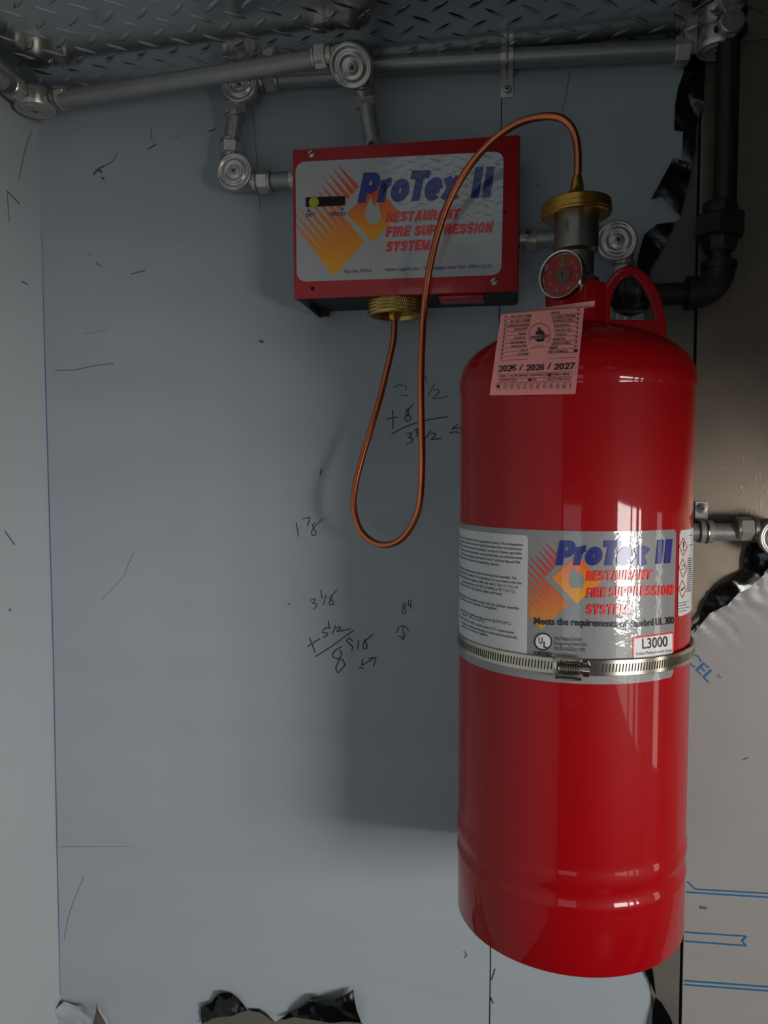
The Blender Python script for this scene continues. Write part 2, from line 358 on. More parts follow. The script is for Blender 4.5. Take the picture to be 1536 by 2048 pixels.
bot = [(760, 2150), (727, 2048), (715, 2041), (657, 2036), (610, 2031), (590, 2032), (565, 2033), (551, 2044), (540, 2033), (522, 2024), (500, 2019), (484, 2019), (455, 2026), (426, 2034), (403, 2046), (380, 2150), (230, 2150), (217, 2048), (205, 2024), (195, 2011), (188, 2036), (184, 2055), (180, 2150)]
pts = [Vector((XL, FY, ZTOP-.001)), Vector((at(1376, 106, FY).x, FY, ZTOP-.001))]+[at(x, y, FY) for x, y in redge[1:]]+[at(x, y, FY) for x, y in bot]
zb = at(180, 2150, FY).z; pts += [Vector((XL, FY, zb))]
film = polyplate('protective_film', pts, FY, .0008, 'film', wall_back); film['label'] = 'blue-grey plastic film over the left steel sheet, torn at its right and bottom edges'
SW = wall_s(.0011)
# seams, scuffs and scratches
lay('marker_line', stroke([(1003, 183), (1001, 420), (997, 800), (990, 1200), (981, 1700), (981, 1940), (979, 2060)], 2.2)+stroke([(983, 1960), (990, 1938)], 2)+stroke([(981, 1995), (986, 2006)], 2.4), SW, 'ink', wall_back)
lay('marker_line', stroke([(505, 215), (512, 300), (520, 420)], .9), SW, 'scuff', wall_back)
def wl_s(x, y):
    d = ray(x, y); return CAM+d*((XL+.0006-CAM.x)/d.x)
lay('corner_seam', stroke([(75, 235), (84, 520), (93, 830), (98, 1000), (107, 1320), (113, 1650), (120, 1990)], 1.6), SW, 'pen', wall_back)
sc = []
for p, wd in [([(235, 305), (226, 322), (208, 332)], 1.6), ([(208, 332), (196, 338), (187, 349)], 4), ([(203, 344), (197, 340)], 5), ([(204, 355), (208, 358)], 4), ([(296, 298), (312, 289)], 3), ([(418, 263), (430, 258)], 3),
              ([(302, 255), (304, 282)], 1), ([(262, 548), (290, 541)], 2), ([(192, 526), (203, 533)], 1.6), ([(178, 505), (183, 511)], 1.2), ([(110, 741), (150, 740), (190, 731), (228, 727)], 1.4), ([(168, 668), (215, 660)], .7),
              ([(268, 1105), (256, 1130), (250, 1150), (205, 1198)], .5), ([(168, 1753), (150, 1795), (136, 1835), (128, 1880)], .6), ([(113, 1694), (260, 1693)], .35), ([(520, 682), (526, 684)], 5), ([(347, 272), (358, 275)], 1), ([(1070, 375), (1082, 366)], 1.2),
              ([(1140, 145), (1132, 190), (1124, 225)], 1), ([(928, 1903), (934, 1910), (929, 1915)], 2), ([(576, 1207), (579, 1208)], 3), ([(640, 950), (643, 938)], 3), ([(745, 865), (742, 880)], 1)]: sc += stroke(p, wd)
lay('scuff_mark', sc, SW, 'scuff', wall_back); tag(bpy.data.objects['scuff_mark'], kind='stuff')
lay('dried_smear', stroke([(345, 467), (347, 482), (352, 493), (346, 503), (340, 512)], 3.5)+stroke([(334, 505), (338, 516), (346, 513)], 2.5)+stroke([(352, 494), (362, 493), (373, 489)], 3), SW, 'smear', wall_back)
sl = []
for p, wd in [([(63, 263), (50, 300), (41, 345), (38, 360)], 1), ([(14, 382), (40, 408)], 1.6), ([(15, 386), (17, 420), (19, 445)], .9), ([(43, 562), (55, 569)], 2.2), ([(10, 1062), (30, 1090)], 2), ([(20, 1218), (21, 1222)], 3)]: sl += stroke(p, wd)
lay('scuff_mark', sl, wl_s, 'scuff', wl).__setitem__('kind', 'stuff')

# handwriting with marker
def hand(name, strokes, wd, m='ink', lab=None):
    P = []
    for s_ in strokes: P += stroke(s_, wd)
    o = lay(name, P, SW, m, wall_back)
    if lab: o['label'] = lab
def H7(pts): return [(560+x/2.925, 700+y/2.925) for x, y in pts]
hand('handwriting', [H7([(665, 218), (700, 202), (740, 215), (735, 235)]), H7([(710, 265), (748, 266)]), H7([(803, 195), (820, 182)]), H7([(850, 150), (858, 190)]), H7([(905, 195), (868, 262)]), H7([(895, 235), (925, 232), (930, 250), (900, 275), (895, 285), (930, 283), (980, 270)])], 1.8, 'inkg', 'green marker digits above the black sum')
hand('handwriting', [H7([(658, 350), (662, 460)]), H7([(620, 403), (690, 392)]), H7([(778, 318), (740, 362), (735, 385), (760, 385), (765, 405), (742, 418), (728, 400), (750, 375), (752, 345), (735, 350)]),
    H7([(652, 493), (720, 455), (800, 425), (880, 405), (980, 390)]), H7([(742, 492), (768, 485), (765, 505), (752, 512), (775, 518), (770, 540), (740, 550)]), H7([(785, 468), (808, 462), (795, 482), (812, 490), (795, 508)]),
    H7([(882, 470), (848, 520)]), H7([(880, 490), (908, 487), (905, 505), (882, 525), (942, 518)]), H7([(1040, 435), (1005, 462), (1050, 455)]), H7([(990, 487), (1020, 478), (1045, 484)])], 2, 'ink', 'black marker sum of 8 and 33 1/2')
hand('handwriting', [H7([(95, 1010), (108, 1090)]), H7([(130, 987), (175, 980), (160, 1030)]), H7([(245, 990), (200, 1035), (182, 1068), (190, 1085), (208, 1082), (212, 1062), (195, 1045), (190, 1025), (205, 1010)])], 1.6, 'ink', 'black marker figures 1 7/8')
hand('handwriting', [H7([(178, 1465), (200, 1455), (205, 1470), (188, 1482), (215, 1485), (212, 1502), (195, 1518)]), H7([(238, 1403), (247, 1455)]), H7([(270, 1432), (255, 1488)]), H7([(335, 1403), (298, 1440), (290, 1458), (310, 1470), (312, 1488), (292, 1490), (285, 1475), (305, 1455), (300, 1435)])], 1.6, 'ink', 'black marker figures 3 1/8')
hand('handwriting', [H7([(285, 1625), (265, 1628), (252, 1640), (250, 1655), (275, 1655), (278, 1668), (252, 1682)]), H7([(282, 1585), (290, 1630)]), H7([(325, 1612), (305, 1660)]), H7([(325, 1630), (350, 1618), (355, 1628), (330, 1648), (412, 1632)]),
    H7([(172, 1682), (205, 1770)]), H7([(160, 1735), (235, 1688)]), H7([(205, 1795), (300, 1735), (432, 1638)]), H7([(362, 1735), (325, 1755), (305, 1780), (315, 1800), (370, 1815), (380, 1845), (340, 1890), (325, 1865), (345, 1810), (362, 1780), (350, 1755)]),
    H7([(425, 1705), (405, 1685), (388, 1700), (400, 1715), (425, 1735), (420, 1760)]), H7([(458, 1695), (455, 1752)]), H7([(545, 1662), (505, 1695), (485, 1720), (490, 1750), (508, 1745), (508, 1722), (490, 1705), (500, 1690)]),
    H7([(482, 1808), (478, 1845), (545, 1805), (535, 1798)]), H7([(520, 1805), (562, 1800), (548, 1850)]), H7([(460, 1862), (475, 1858), (488, 1864)])], 1.9, 'ink', 'black marker sum with result 8 5/8')
hand('handwriting', [H7([(735, 1480), (718, 1490), (722, 1510), (738, 1520), (730, 1543), (712, 1538), (715, 1520), (732, 1500), (735, 1480)]), H7([(752, 1465), (750, 1495), (768, 1490)]), H7([(766, 1460), (764, 1512)]),
    H7([(682, 1655), (690, 1625), (715, 1612), (740, 1625), (752, 1645)]), H7([(718, 1615), (722, 1690)]), H7([(690, 1675), (705, 1675), (720, 1697), (738, 1655)])], 1.5, 'ink', 'small black marker 84 with an arrow below')
sk = []
for x, y, l in [(1487, 917, 8), (1476, 936, 6), (1488, 934, 5), (1449, 936, 2), (1511, 955, 14), (1520, 960, 40), (1526, 975, 8), (1496, 974, 12), (1483, 974, 5), (1487, 983, 5), (1500, 992, 6), (1448, 984, 3), (1474, 1025, 18), (1493, 1020, 8), (1503, 1025, 7), (1511, 1023, 8), (1520, 1010, 25), (1452, 1085, 12), (1457, 1120, 3), (1500, 915, 4), (1480, 975, 3), (1533, 985, 6), (1492, 988, 2)]:
    sk += stroke([(x, y-l/2), (x+random.uniform(-1, 1), y+l/2)], random.uniform(1, 2.2))
lay('bright_scratch', sk, wall_s(.0003), 'scratch', wall_back).__setitem__('kind', 'stuff')

# crumpled torn flaps of black film
def flap(pts, y0, amp, seed, m='blackfilm', lab=None, name='torn_film_flap', step=.004):
    P = [at(x, y, y0) for x, y in pts]
    cx = sum(p.x for p in P)/len(P); cz = sum(p.z for p in P)/len(P)
    def a(c): return amp*(.3+abs(noise.noise(Vector((c.x*26+c.z*20, seed*3.1, c.z*24))))*2.6+.12*noise.noise(Vector((c.x*140, seed, c.z*140))))
    o = polyplate(name, P, y0, .0003, m, wall_back, amp=a, step=step)
    if lab: o['label'] = lab
    return o
flap([(1366, 112), (1410, 108), (1406, 210), (1393, 250), (1390, 300), (1378, 345), (1363, 331), (1366, 263), (1348, 261), (1349, 214), (1355, 179), (1366, 147)], -.002, .002, 1, lab='torn black film edge beside the black iron pipe')
flap([(1346, 318), (1377, 328), (1382, 345), (1379, 357), (1370, 385), (1359, 435), (1323, 393), (1301, 400)], -.003, .003, 2)
flap([(1351, 444), (1336, 475), (1327, 496), (1300, 540), (1292, 575), (1270, 560), (1274, 517), (1288, 470), (1314, 449)], -.003, .003, 3)
flap([(1277, 1912), (1299, 1908), (1306, 1946), (1311, 1987), (1303, 1970), (1293, 1949)], -.002, .003, 4, step=.002)
flap([(1310, 1990), (1322, 2000), (1337, 2024), (1347, 2050), (1352, 2090), (1300, 2090), (1303, 2030)], -.002, .004, 5)
flap([(404, 2037), (403, 2011), (412, 2004), (425, 2002), (432, 1991), (438, 1982), (450, 1980), (464, 1984), (477, 1993), (484, 2001), (496, 2018), (484, 2019), (455, 2026), (426, 2034), (405, 2045)], -.002, .006, 6, step=.0025, lab='black curled film edge at the bottom of the wall')
flap([(563, 2033), (590, 2014), (612, 1999), (624, 1987), (640, 1986), (652, 1991), (685, 1981), (708, 1973), (715, 2001), (724, 2044), (715, 2043), (657, 2037), (610, 2031), (590, 2032)], -.002, .006, 7, step=.0025)
flap([(496, 2016), (520, 2018), (537, 2026), (551, 2044), (540, 2034), (522, 2025), (500, 2020)], -.002, .002, 8, step=.002)
flap([(98, 2090), (102, 2040), (106, 2026), (118, 2010), (132, 1999), (146, 2005), (161, 2008), (178, 2003), (192, 2003), (198, 2014), (196, 2024), (187, 2042), (186, 2060), (184, 2090)], -.003, .009, 9, m='film', lab='grey film bunched up in the bottom left corner', step=.004)
flap([(195, 2008), (203, 2020), (214, 2036), (224, 2060), (218, 2060), (210, 2040), (198, 2020)], -.002, .002, 10, m='smear', step=.003)

# printed grey film on the right hand steel sheet
PX0 = GX+.0018
edge = [(1395, 1250), (1408, 1238), (1419, 1223), (1436, 1213), (1453, 1206), (1465, 1192), (1473, 1182), (1486, 1178), (1497, 1175), (1512, 1160), (1525, 1148), (1545, 1110)]
ew = [at(x, y, 0) for x, y in edge]
def pamp(c):
    dm = min((Vector((c.x, c.z))-Vector((e.x, e.z))).length for e in ew); f = math.exp(-dm/.016)
    ca = c.x*.8+c.z*.6
    return f*(.0035*abs(math.sin(ca*260+3*noise.noise(Vector((c.x*30, 0, c.z*30)))))+.002) + .0012*math.exp(-((c.z-1.42+.1*(c.x-.19))/.004)**2)
p = [Vector((PX0, -.0008, at(1385, 1262, 0).z))]+[at(x, y, -.0008) for x, y in edge]+[Vector((.42, -.0008, ew[-1].z+.02)), Vector((.42, -.0008, .8)), Vector((PX0, -.0008, .8))]
pf = polyplate('printed_film', p, 0, .0006, 'film_grey', wall_back, amp=pamp, step=.0045); pf['label'] = 'pale grey film with blue print, torn along its top'
SP = wall_s(.0016)
flap([(1383, 1266), (1395, 1240), (1410, 1205), (1422, 1185), (1439, 1172), (1453, 1165), (1470, 1152), (1487, 1141), (1489, 1110), (1496, 1088), (1515, 1086), (1545, 1090), (1545, 1125), (1534, 1135), (1525, 1148), (1497, 1175), (1473, 1184), (1453, 1208), (1419, 1226), (1395, 1252)], -.0035, .004, 12, step=.003, lab='glossy black film fold above the grey printed film')
text('CEL', (1371, 1319), (1417, 1366), 23, SP, 'printblue', pf, bold=.0, up=(.72, -.69))
text('TM', (1433, 1352), (1440, 1358), 5, SP, 'printblue', pf, up=(.72, -.69))
pb = stroke([(1376, 1764), (1392, 1779), (1600, 1791)], 2.6)+stroke([(1374, 1785), (1600, 1799)], 2.6)+stroke([(1371, 1865), (1493, 1873), (1485, 1882), (1493, 1892), (1371, 1883)], 2.6)+stroke([(1370, 1962), (1600, 1979)], 2.8)+stroke([(1370, 1970), (1600, 1987)], 2.6)
lay('printed_line', pb, SP, 'printblue', pf)
lay('scuff_mark', stroke([(1486, 1520), (1497, 1515)], 1.2)+stroke([(1402, 1815), (1412, 1817)], 5), SP, 'scuff', pf).__setitem__('kind', 'stuff')

# ================================================================== CONDUIT
RP = .0090
def conduit(a, b, label, r=RP, name='conduit'):
    bm = bmesh.new(); rod(bm, a, b, r, 32); return tag(obj(name, bm, 'emt'), label, 'pipe', 'lengths of galvanised conduit')
def cover_prof(r):
    return [(0, -.004), (r*.9, -.004), (r, -.003), (r, .0005), (r*.96, .0018), (r*.90, .0022), (r*.84, .0016), (r*.80, .0006), (r*.72, .0002), (r*.66, .001), (r*.62, .0022), (r*.52, .0026), (r*.46, .0014), (r*.38, .0008), (r*.32, .0016), (r*.2, .002), (0, .0022)]
def elbow(c, e1, e2, n, label, l1=.03, l2=.03, n1=True, n2=True, rc=.0195, tiltn=None, off=.008):
    c, e1, e2, n = Vector(c), Vector(e1).normalized(), Vector(e2).normalized(), Vector(n).normalized()
    t = thing('pulley_elbow', c, label, 'pipe fitting', 'pulley elbows of the conduit run')
    bm = bmesh.new(); lathe(bm, c-n*.012, n, [(0, 0), (.014, 0), (.0165, .002), (.0178, .005), (.0178, .018), (0, .018)], 40)
    for ea, eb, L in ((e1, e2, l1), (e2, e1, l2)):
        o = c-eb*off; mx = o-n*.0015
        lathe(bm, mx, ea, [(0, -.004), (.0105, 0), (.0105, L*.55), (.0094, L*.62), (.0094, L*.72), (.0112, L*.75), (.0112, L*.9), (.0095, L*.92), (.0095, L), (0, L)], 28)
    obj('body', bm, 'cast', t)
    nn = Vector(tiltn).normalized() if tiltn else n
    bm = bmesh.new(); lathe(bm, c+n*.0095, nn, cover_prof(rc), 56); cv = obj('cover', bm, 'cover', t, ang=60)
    bm = bmesh.new(); lathe(bm, c+n*.0095+nn*.002, nn, [(0, 0), (.0032, 0), (.003, .0009), (.0018, .0013), (0, .0013)], 20); sc_ = obj('screw', bm, 'screw', cv)
    bm = bmesh.new(); f = frame(c+n*.0095+nn*.0034, nn, (1, 0, 1))
    box(bm, (-.0015, -.0003, -.0002), (.0015, .0003, .00012), f); box(bm, (-.0003, -.0015, -.0002), (.0003, .0015, .00012), f); obj('screw_recess', bm, 'dark', cv, smooth=False)
    for ea, eb, L, yes in ((e1, e2, l1, n1), (e2, e1, l2, n2)):
        if not yes: continue
        o = c-eb*off-n*.0015+ea*(L+.005); bm = bmesh.new(); hexnut(bm, o, ea, .0122, .0125, .25); obj('gland_nut', bm, 'nut', t, ang=20)
        bm = bmesh.new(); lathe(bm, o+ea*.006, ea, [(0, 0), (.0112, 0), (.0112, .0025), (.0102, .0035), (0, .0035)], 28); obj('ring', bm, 'cast', t)
    return t
def P(x, y, Y): return at(x, y, Y)
# lower left elbow beside the control box
e3c = P(475, 350, -.024); elbow(e3c, (0, 0, 1), (1, 0, 0), (0, -1, 0), 'round pulley elbow left of the red control box', l1=.024, l2=.024)
# elbow on the wall above it
e4c = P(485, 176, -.024); elbow(e4c, (0, 0, -1), (1, 0, 0), (0, -1, 0), 'round pulley elbow half hidden behind the slanting front conduit', l1=.016, l2=.026)
off = .008
conduit((e3c.x-off, -.0225, e3c.z+.030), (e4c.x-off, -.0225, e4c.z-.02), 'short threaded pipe between the two stacked pulley elbows', r=.0086, name='nipple')
bl = P(583, 376, -.03)
conduit((e3c.x+.034, -.0225, e3c.z-off), (-.2135, -.0225, e3c.z-off), 'short conduit from the lower left elbow into the box side', r=.0088, name='nipple')
# front elbow, turned left and down
e2c = P(705, 124, -.068); lfe = P(131, 199, -.045); fre = P(652, 111, -.068)
d1 = (lfe-fre).normalized()
bt = P(746, 286, -.034); dn = (bt-P(736, 205, -.064)).normalized()
elbow(e2c, d1, dn, d1.cross(dn)*(-1 if d1.cross(dn).y > 0 else 1), 'large round pulley elbow hanging from the ceiling above the box', l1=.026, l2=.032, rc=.0215)
conduit(e2c+d1*.028-dn*off, lfe+Vector((-.004, 0, .0)), 'long slanting front conduit from the left corner to the large pulley elbow', r=.0093)
dp0 = e2c-d1*off+dn*.036+Vector((0, .0015, 0)); conduit(dp0, bt+dn*.002, 'short upright conduit entering the top of the red box', r=.0086)
# left corner elbow lying flat under the ceiling
lec = P(72, 190, -.047); lec.z = lfe.z
dL = (fre-lfe).normalized()
elbow(lec+Vector((0, -.002, .0)), dL, (0, -1, 0), (0, 0, -1), 'pulley elbow lying flat in the left ceiling corner', l1=.026, l2=.02, rc=.021)
conduit(lec+Vector((-.008, -.045, 0)), lec+Vector((-.008, -1.3, 0)), 'conduit running along the left wall towards the viewer')
# wall conduit from elbow e4 along the back wall to the right
RY = -.021
a0 = e4c+Vector((.03, 0.0015, off)); pth = [a0, P(700, 150, RY), P(730, 142, RY), P(770, 131, RY)]
xr = P(1338, 101, RY)
bm = bmesh.new(); pl = smoothpath([a0, P(640, 152, RY), P(700, 149, RY), P(745, 134, RY), P(800, 128, RY), P(900, 123, RY), P(1100, 112.5, RY), xr+Vector((.006, 0, 0))], 10)
tube(bm, pl, .0096, 24); tag(obj('conduit', bm, 'emt'), 'long bent conduit along the top of the back wall, held by a strap', 'pipe', 'lengths of galvanised conduit')
# right end: nut, elbow behind the black pipe
e6c = Vector((xr.x+.044, -.026, xr.z-.0)); elbow(e6c+Vector((0, 0, .004)), (-1, 0, .0), (0, -1, 0), (0, 0, -1), 'dim pulley elbow behind the top of the black iron pipe', l1=.02, l2=.016, off=.006)
bm = bmesh.new(); hexnut(bm, xr+Vector((.012, 0, -.002)), (1, 0, 0), .0135, .014, .5); tag(obj('lock_nut', bm, 'nut'), 'hexagonal nut at the right end of the long wall conduit', 'nut')
# behind-valve elbow
e5c = P(1231, 487, -.031)
elbow(e5c, (-1, 0, 0), (0, 0, -1), (0, -1, 0), 'round pulley elbow between the cylinder valve and the lifting ring', l1=.024, l2=.024, rc=.0198)
zr = e5c.z+off; conduit((e5c.x-.03, -.0295, zr), (.0075, -.0295, zr), 'short conduit leaving the right side of the red box', r=.0088)
conduit((e5c.x+off, -.0295, e5c.z-.03), (e5c.x+off, -.0125, 1.60), 'conduit going down behind the red cylinder')
bm = bmesh.new(); pth = [P(1262, 560, -.04), P(1262, 580, -.052), P(1262, 600, -.045), P(1262, 618, -.04)]
tube(bm, smoothpath(pth, 6), lambda t_: .015+.003*math.sin(t_*9), 14)
for v in bm.verts: v.co += noise.noise_vector(v.co*90)*.003
tag(obj('tape_wrap', bm, 'tape'), 'black tape wrapped on the conduit seen through the lifting ring', 'tape')
# straps
def strap(x, zc, yc, up, label):
    t = thing('pipe_strap', (x, 0, zc), label, 'pipe strap', 'zinc pipe straps'); w = .0062; r = .0108
    bm = bmesh.new(); sg = 1 if up else -1
    prof = [(0.0, -sg*(r)) if False else None]
    arc = []
    for k in range(17):
        a = math.pi*k/16; arc.append((yc-math.sin(a)*r, zc-sg*math.cos(a)*r))
    pts_ = [(-.0018, arc[0][1])]+arc+[(-.0018, arc[-1][1])]+[(-.0018, arc[-1][1]+sg*.019)]
    th = .0013
    for (y0, z0), (y1, z1) in zip(pts_, pts_[1:]):
        d = Vector((0, y1-y0, z1-z0)); 
        if d.length < 1e-5: continue
        nrm = Vector((1, 0, 0)).cross(d).normalized()*th*.5
        q_ = [Vector((x+sx*w, y0, z0))+k_*nrm for sx in (-1, 1) for k_ in (-1, 1)]+[Vector((x+sx*w, y1, z1))+k_*nrm for sx in (-1, 1) for k_ in (-1, 1)]
        bmesh.ops.convex_hull(bm, input=[bm.verts.new(v) for v in q_])
    obj('saddle', bm, 'nut', t)
    bm = bmesh.new()
    rib = [Vector((x, y-.0006 if 0 < i < len(pts_)-2 else y-.0008, z)) for i, (y, z) in enumerate(pts_[1:-1])]
    tube(bm, rib, .0013, 8); obj('rib', bm, 'screw', t)
    zs = arc[-1][1]+sg*.012
    bm = bmesh.new(); lathe(bm, (x, -.0024, zs), (0, -1, 0), [(0, 0), (.0054, 0), (.0054, .001), (.0034, .0012), (.0032, .0035), (0, .0037)], 24); s1 = obj('screw', bm, 'screw', t)
    bm = bmesh.new(); f = frame((x, -.0061, zs), (0, -1, 0), (1, 0, .4)); box(bm, (-.002, -.0004, -.0004), (.002, .0004, .0002), f); box(bm, (-.0004, -.002, -.0004), (.0004, .002, .0002), f); obj('screw_recess', bm, 'dark', s1, smooth=False)
    return t
zst = P(1014, 117, RY).z; strap(P(1014, 117, RY).x, zst, RY, False, 'zinc strap holding the long conduit to the back wall')
# horizontal conduit at the right, behind the cylinder
mz = P(1440, 1064, -.022).z
conduit((CX+.06, -.022, mz), (P(1492, 1064, -.022).x, -.022, mz), 'conduit coming out from behind the cylinder on the right')
strap(P(1397, 1064, 0).x+.002, mz, -.022, True, 'zinc strap with raised screw beside the cylinder')
elbow(Vector((P(1556, 1066, -.03).x, -.026, mz-.004)), (-1, 0, .0), (0, 0, -1), (0, -1, 0), 'bright pulley elbow at the far right end of the lower conduit', l1=.024, l2=.024)

# black iron gas pipe
bx = P(1452, 300, -.036).x; by = -.036
t = thing('iron_pipe', (bx, by, 1.7), 'black iron pipe with union and elbow, running down to the right of the valve', 'pipe')
zU = P(1440, 452, by).z
bm = bmesh.new(); rod(bm, (bx, by, zU), (bx, by, 1.97), .0107, 32); obj('upright_pipe', bm, 'iron', t)
bm = bmesh.new(); lathe(bm, (bx, by, P(1455, 72, by).z), (0, 0, 1), [(0, 0), (.0155, 0), (.0165, .002), (.0165, .006), (.014, .008), (.014, .04), (0, .04)], 36); obj('coupling', bm, 'iron', t)
ux = P(1424, 452, by).x
ux = bx-.004
bm = bmesh.new(); hexnut(bm, (ux, by, zU-.001), (0, 0, 1), .0245, .021, .3); obj('union_nut', bm, 'iron', t, ang=20)
bm = bmesh.new(); lathe(bm, (ux, by, zU+.008), (0, 0, 1), [(0, 0), (.0165, 0), (.0165, .012), (.0145, .015), (0, .015)], 8); lathe(bm, (ux, by, zU-.025), (0, 0, 1), [(0, 0), (.0135, 0), (.0165, .006), (.0165, .016), (0, .016)], 8)
lathe(bm, (ux, by, zU-.04), (0, 0, 1), [(0, 0), (.0105, 0), (.0105, .018), (0, .018)], 24); obj('union_body', bm, 'iron', t)
ez = P(1380, 587, by).z; er = .022
pth = [Vector((ux, by, zU-.036))]+[Vector((ux-er+er*math.cos(a), by, ez+er-er*math.sin(a))) for a in [math.pi/2*k/10 for k in range(11)]]
bm = bmesh.new(); tube(bm, pth+[Vector((ux-er-.006, by, ez))], .0150, 28)
lathe(bm, (ux, by, zU-.042), (0, 0, 1), [(0, 0), (.0165, 0), (.0165, .007), (0, .007)], 28); lathe(bm, (ux-er-.008, by, ez), (1, 0, 0), [(0, 0), (.0165, 0), (.0165, .008), (0, .008)], 28); obj('elbow', bm, 'iron', t)
bm = bmesh.new(); rod(bm, (ux-er-.004, by, ez), (.095, by, ez), .0107, 28); obj('level_pipe', bm, 'iron', t)

# ================================================================== CONTROL BOX
BY = -.065; c0, c1 = P(583, 298, BY), P(1035, 583, BY); bx0, bx1, bz0, bz1 = -.2160, .0108, 1.7240, 1.8735
cb = thing('control_box', ((bx0+bx1)/2, 0, bz0), 'red control box with silver logo label, mounted on the back wall', 'control box')
bm = bmesh.new(); box(bm, (bx0+.003, -.050, bz0+.003), (bx1-.0015, -.0012, bz1-.003), bev=.001); obj('housing', bm, 'boxdark', cb)
bm = bmesh.new(); box(bm, (bx0, BY, bz0), (bx1, -.050, bz1), bev=.0014); obj('cover', bm, 'redbox', cb)
bm = bmesh.new(); box(bm, (bx1-.0005, BY+.003, bz0+.001), (bx1+.0006, -.002, bz1-.001)); box(bm, (bx0+.004, BY+.003, bz0-.0006), (bx1-.002, -.002, bz0+.002)); obj('side_shell', bm, 'boxdark', cb, smooth=False)
bm = bmesh.new(); box(bm, (bx0+.012, -.056, bz0-.0075), (bx0+.0145, -.002, bz0)); box(bm, (bx0+.012, -.010, bz0-.0075), (bx0+.024, -.007, bz0)); obj('bracket', bm, 'boxdark', cb, smooth=False)
q1, q2 = P(880, 600, -.045), P(968, 592, -.045)
bm = bmesh.new(); box(bm, (q1.x, -.060, bz0-.0035), (q2.x, -.030, bz0-.0004), bev=.0008); obj('red_tab', bm, 'redbox', cb)
SB = lambda l=.0010: (lambda x, y: at(x, y, BY-l))
def CB(x, y): return (560+x/2.954, 240+y/2.954)
# label with rounded corners
def rrect(p, rr, n=8):
    out = []; P4 = [Vector(q) for q in p]
    for i in range(4):
        a, b, c = P4[i-1], P4[i], P4[(i+1) % 4]; da, dc = (a-b).normalized(), (c-b).normalized(); s0, s1 = b+da*rr, b+dc*rr
        for k in range(n+1):
            t_ = k/n; out.append(tuple((1-t_)**2*s0+2*t_*(1-t_)*b+t_*t_*s1))
    return out
lp = rrect([CB(92, 250), CB(1322, 186), CB(1308, 916), CB(100, 957)], 22)
bm = bmesh.new(); prism(bm, [at(x, y, BY) for x, y in lp], (0, -1, 0), .0006); lb = obj('label_plate', bm, 'labelbox', cb, smooth=False)
def logo(C, surf, parent, S, T, B0, B1, dd, clipx, name, lv, dia, flame, step=0, bend=-155, z=None):
    e = Vector(B1)-Vector(B0); dv = Vector(dd); polys = []
    def Q(a, b): return Vector(B0)+e*a+dv*b
    n = 12; st = 1.72/n
    for i in range(n):
        a0, a1 = i*st, (i+1)*st; ac = (a0+a1)/2; be = 0 if ac < 1.0 else bend
        if ac < 1.0 and a1 > 1.0: a1 = 1.0
        full = -95 if be == 0 else be
        wf = .5*(a1-a0)*(1 if be == 0 else .80)
        tip = Q(ac, -278); m1, m2 = Q(ac-wf*.98, full), Q(ac+wf*.98, full)
        pg = [tip, m1]
        if be == 0: pg += [Q(a0, full), Q(a0, 0), Q(a1, 0), Q(a1, full)]
        pg += [m2]
        # clip at label edge x >= clipx
        outp = []
        for k in range(len(pg)):
            u, v = pg[k], pg[(k+1) % len(pg)]
            if u.x >= clipx: outp.append(u)
            if (u.x >= clipx) != (v.x >= clipx): outp.append(u+(v-u)*((clipx-u.x)/(v.x-u.x)))
        polys.append([C(p_.x, p_.y) for p_ in outp])
    zz = z
    lay('stripe_print', polys, surf(lv), zz[0], parent, step)
    lay('diamond_print', [[C(*p_) for p_ in dia]], surf(lv+.00005), zz[1], parent, step)
    lay('flame_print', [[C(*p_) for p_ in flame]], surf(lv+.0001), zz[2], parent, step)
zt = at(*CB(340, 250), BY).z; zbm = at(*CB(322, 922), BY).z
gb1 = grad('stripe_gradient', zbm+.012, zt-.02, (232, 160, 24), (226, 66, 40)); 
dz0, dz1 = at(*CB(548, 722), BY).z, at(*CB(560, 400), BY).z
gb2 = grad('diamond_gradient', dz0+.01, dz1, (232, 156, 20), (224, 40, 30))
flame = [(545, 470), (530, 490), (512, 520), (503, 555), (508, 590), (520, 612), (575, 612), (592, 590), (598, 560), (590, 530), (578, 500), (572, 478), (568, 500), (560, 520), (555, 512), (548, 492), (538, 462)]
flame = [(536, 455), (520, 490), (504, 525), (503, 560), (510, 592), (522, 613), (574, 613), (592, 588), (597, 558), (588, 525), (576, 480), (566, 492), (559, 518), (553, 505), (545, 485)]
logo(CB, SB, lb, 1, 1, (322, 922), (498, 720), (1, 1.2), 92, '', .0008, [(390, 550), (548, 722), (708, 545), (570, 395)], flame, z=(gb1, gb2, 'labelbox'))
bt_ = lambda s_, a, b, cap, m, **k: text(s_, CB(*a), CB(*b), cap/2.954, SB(.0011), m, lb, **k)
hv = lambda s_, a, b, cap, m, **k: heavy(s_, CB(*a), CB(*b), cap/2.954, SB(.0011), m, lb, **k)
hv('ProTex', (457, 492), (1050, 467), 180, 'blue', t=.27, shear=.2, gap=.02)
hv('II', (1125, 461), (1240, 456), 182, 'blue', t=.36, shear=.16, gap=.14)
hv('RESTAURANT', (622, 606), (1055, 584), 62, 'redp'); hv('FIRE SUPPRESSION', (622, 692), (1250, 664), 62, 'redp'); hv('SYSTEM', (622, 779), (878, 768), 62, 'redp')
bt_('Part No. MCH2', (382, 904), (540, 898), 20, 'blue'); bt_('Heiser Logistics Inc. • Canandaigua, New York 14424 • U.S.A.', (624, 894), (1252, 870), 20, 'blue')
bt_('SET', (153, 571), (210, 568), 20, 'blue', bold=.02); bt_('FIRED', (295, 566), (384, 562), 20, 'blue', bold=.02); bt_('TM', (1272, 273), (1300, 270), 15, 'black')
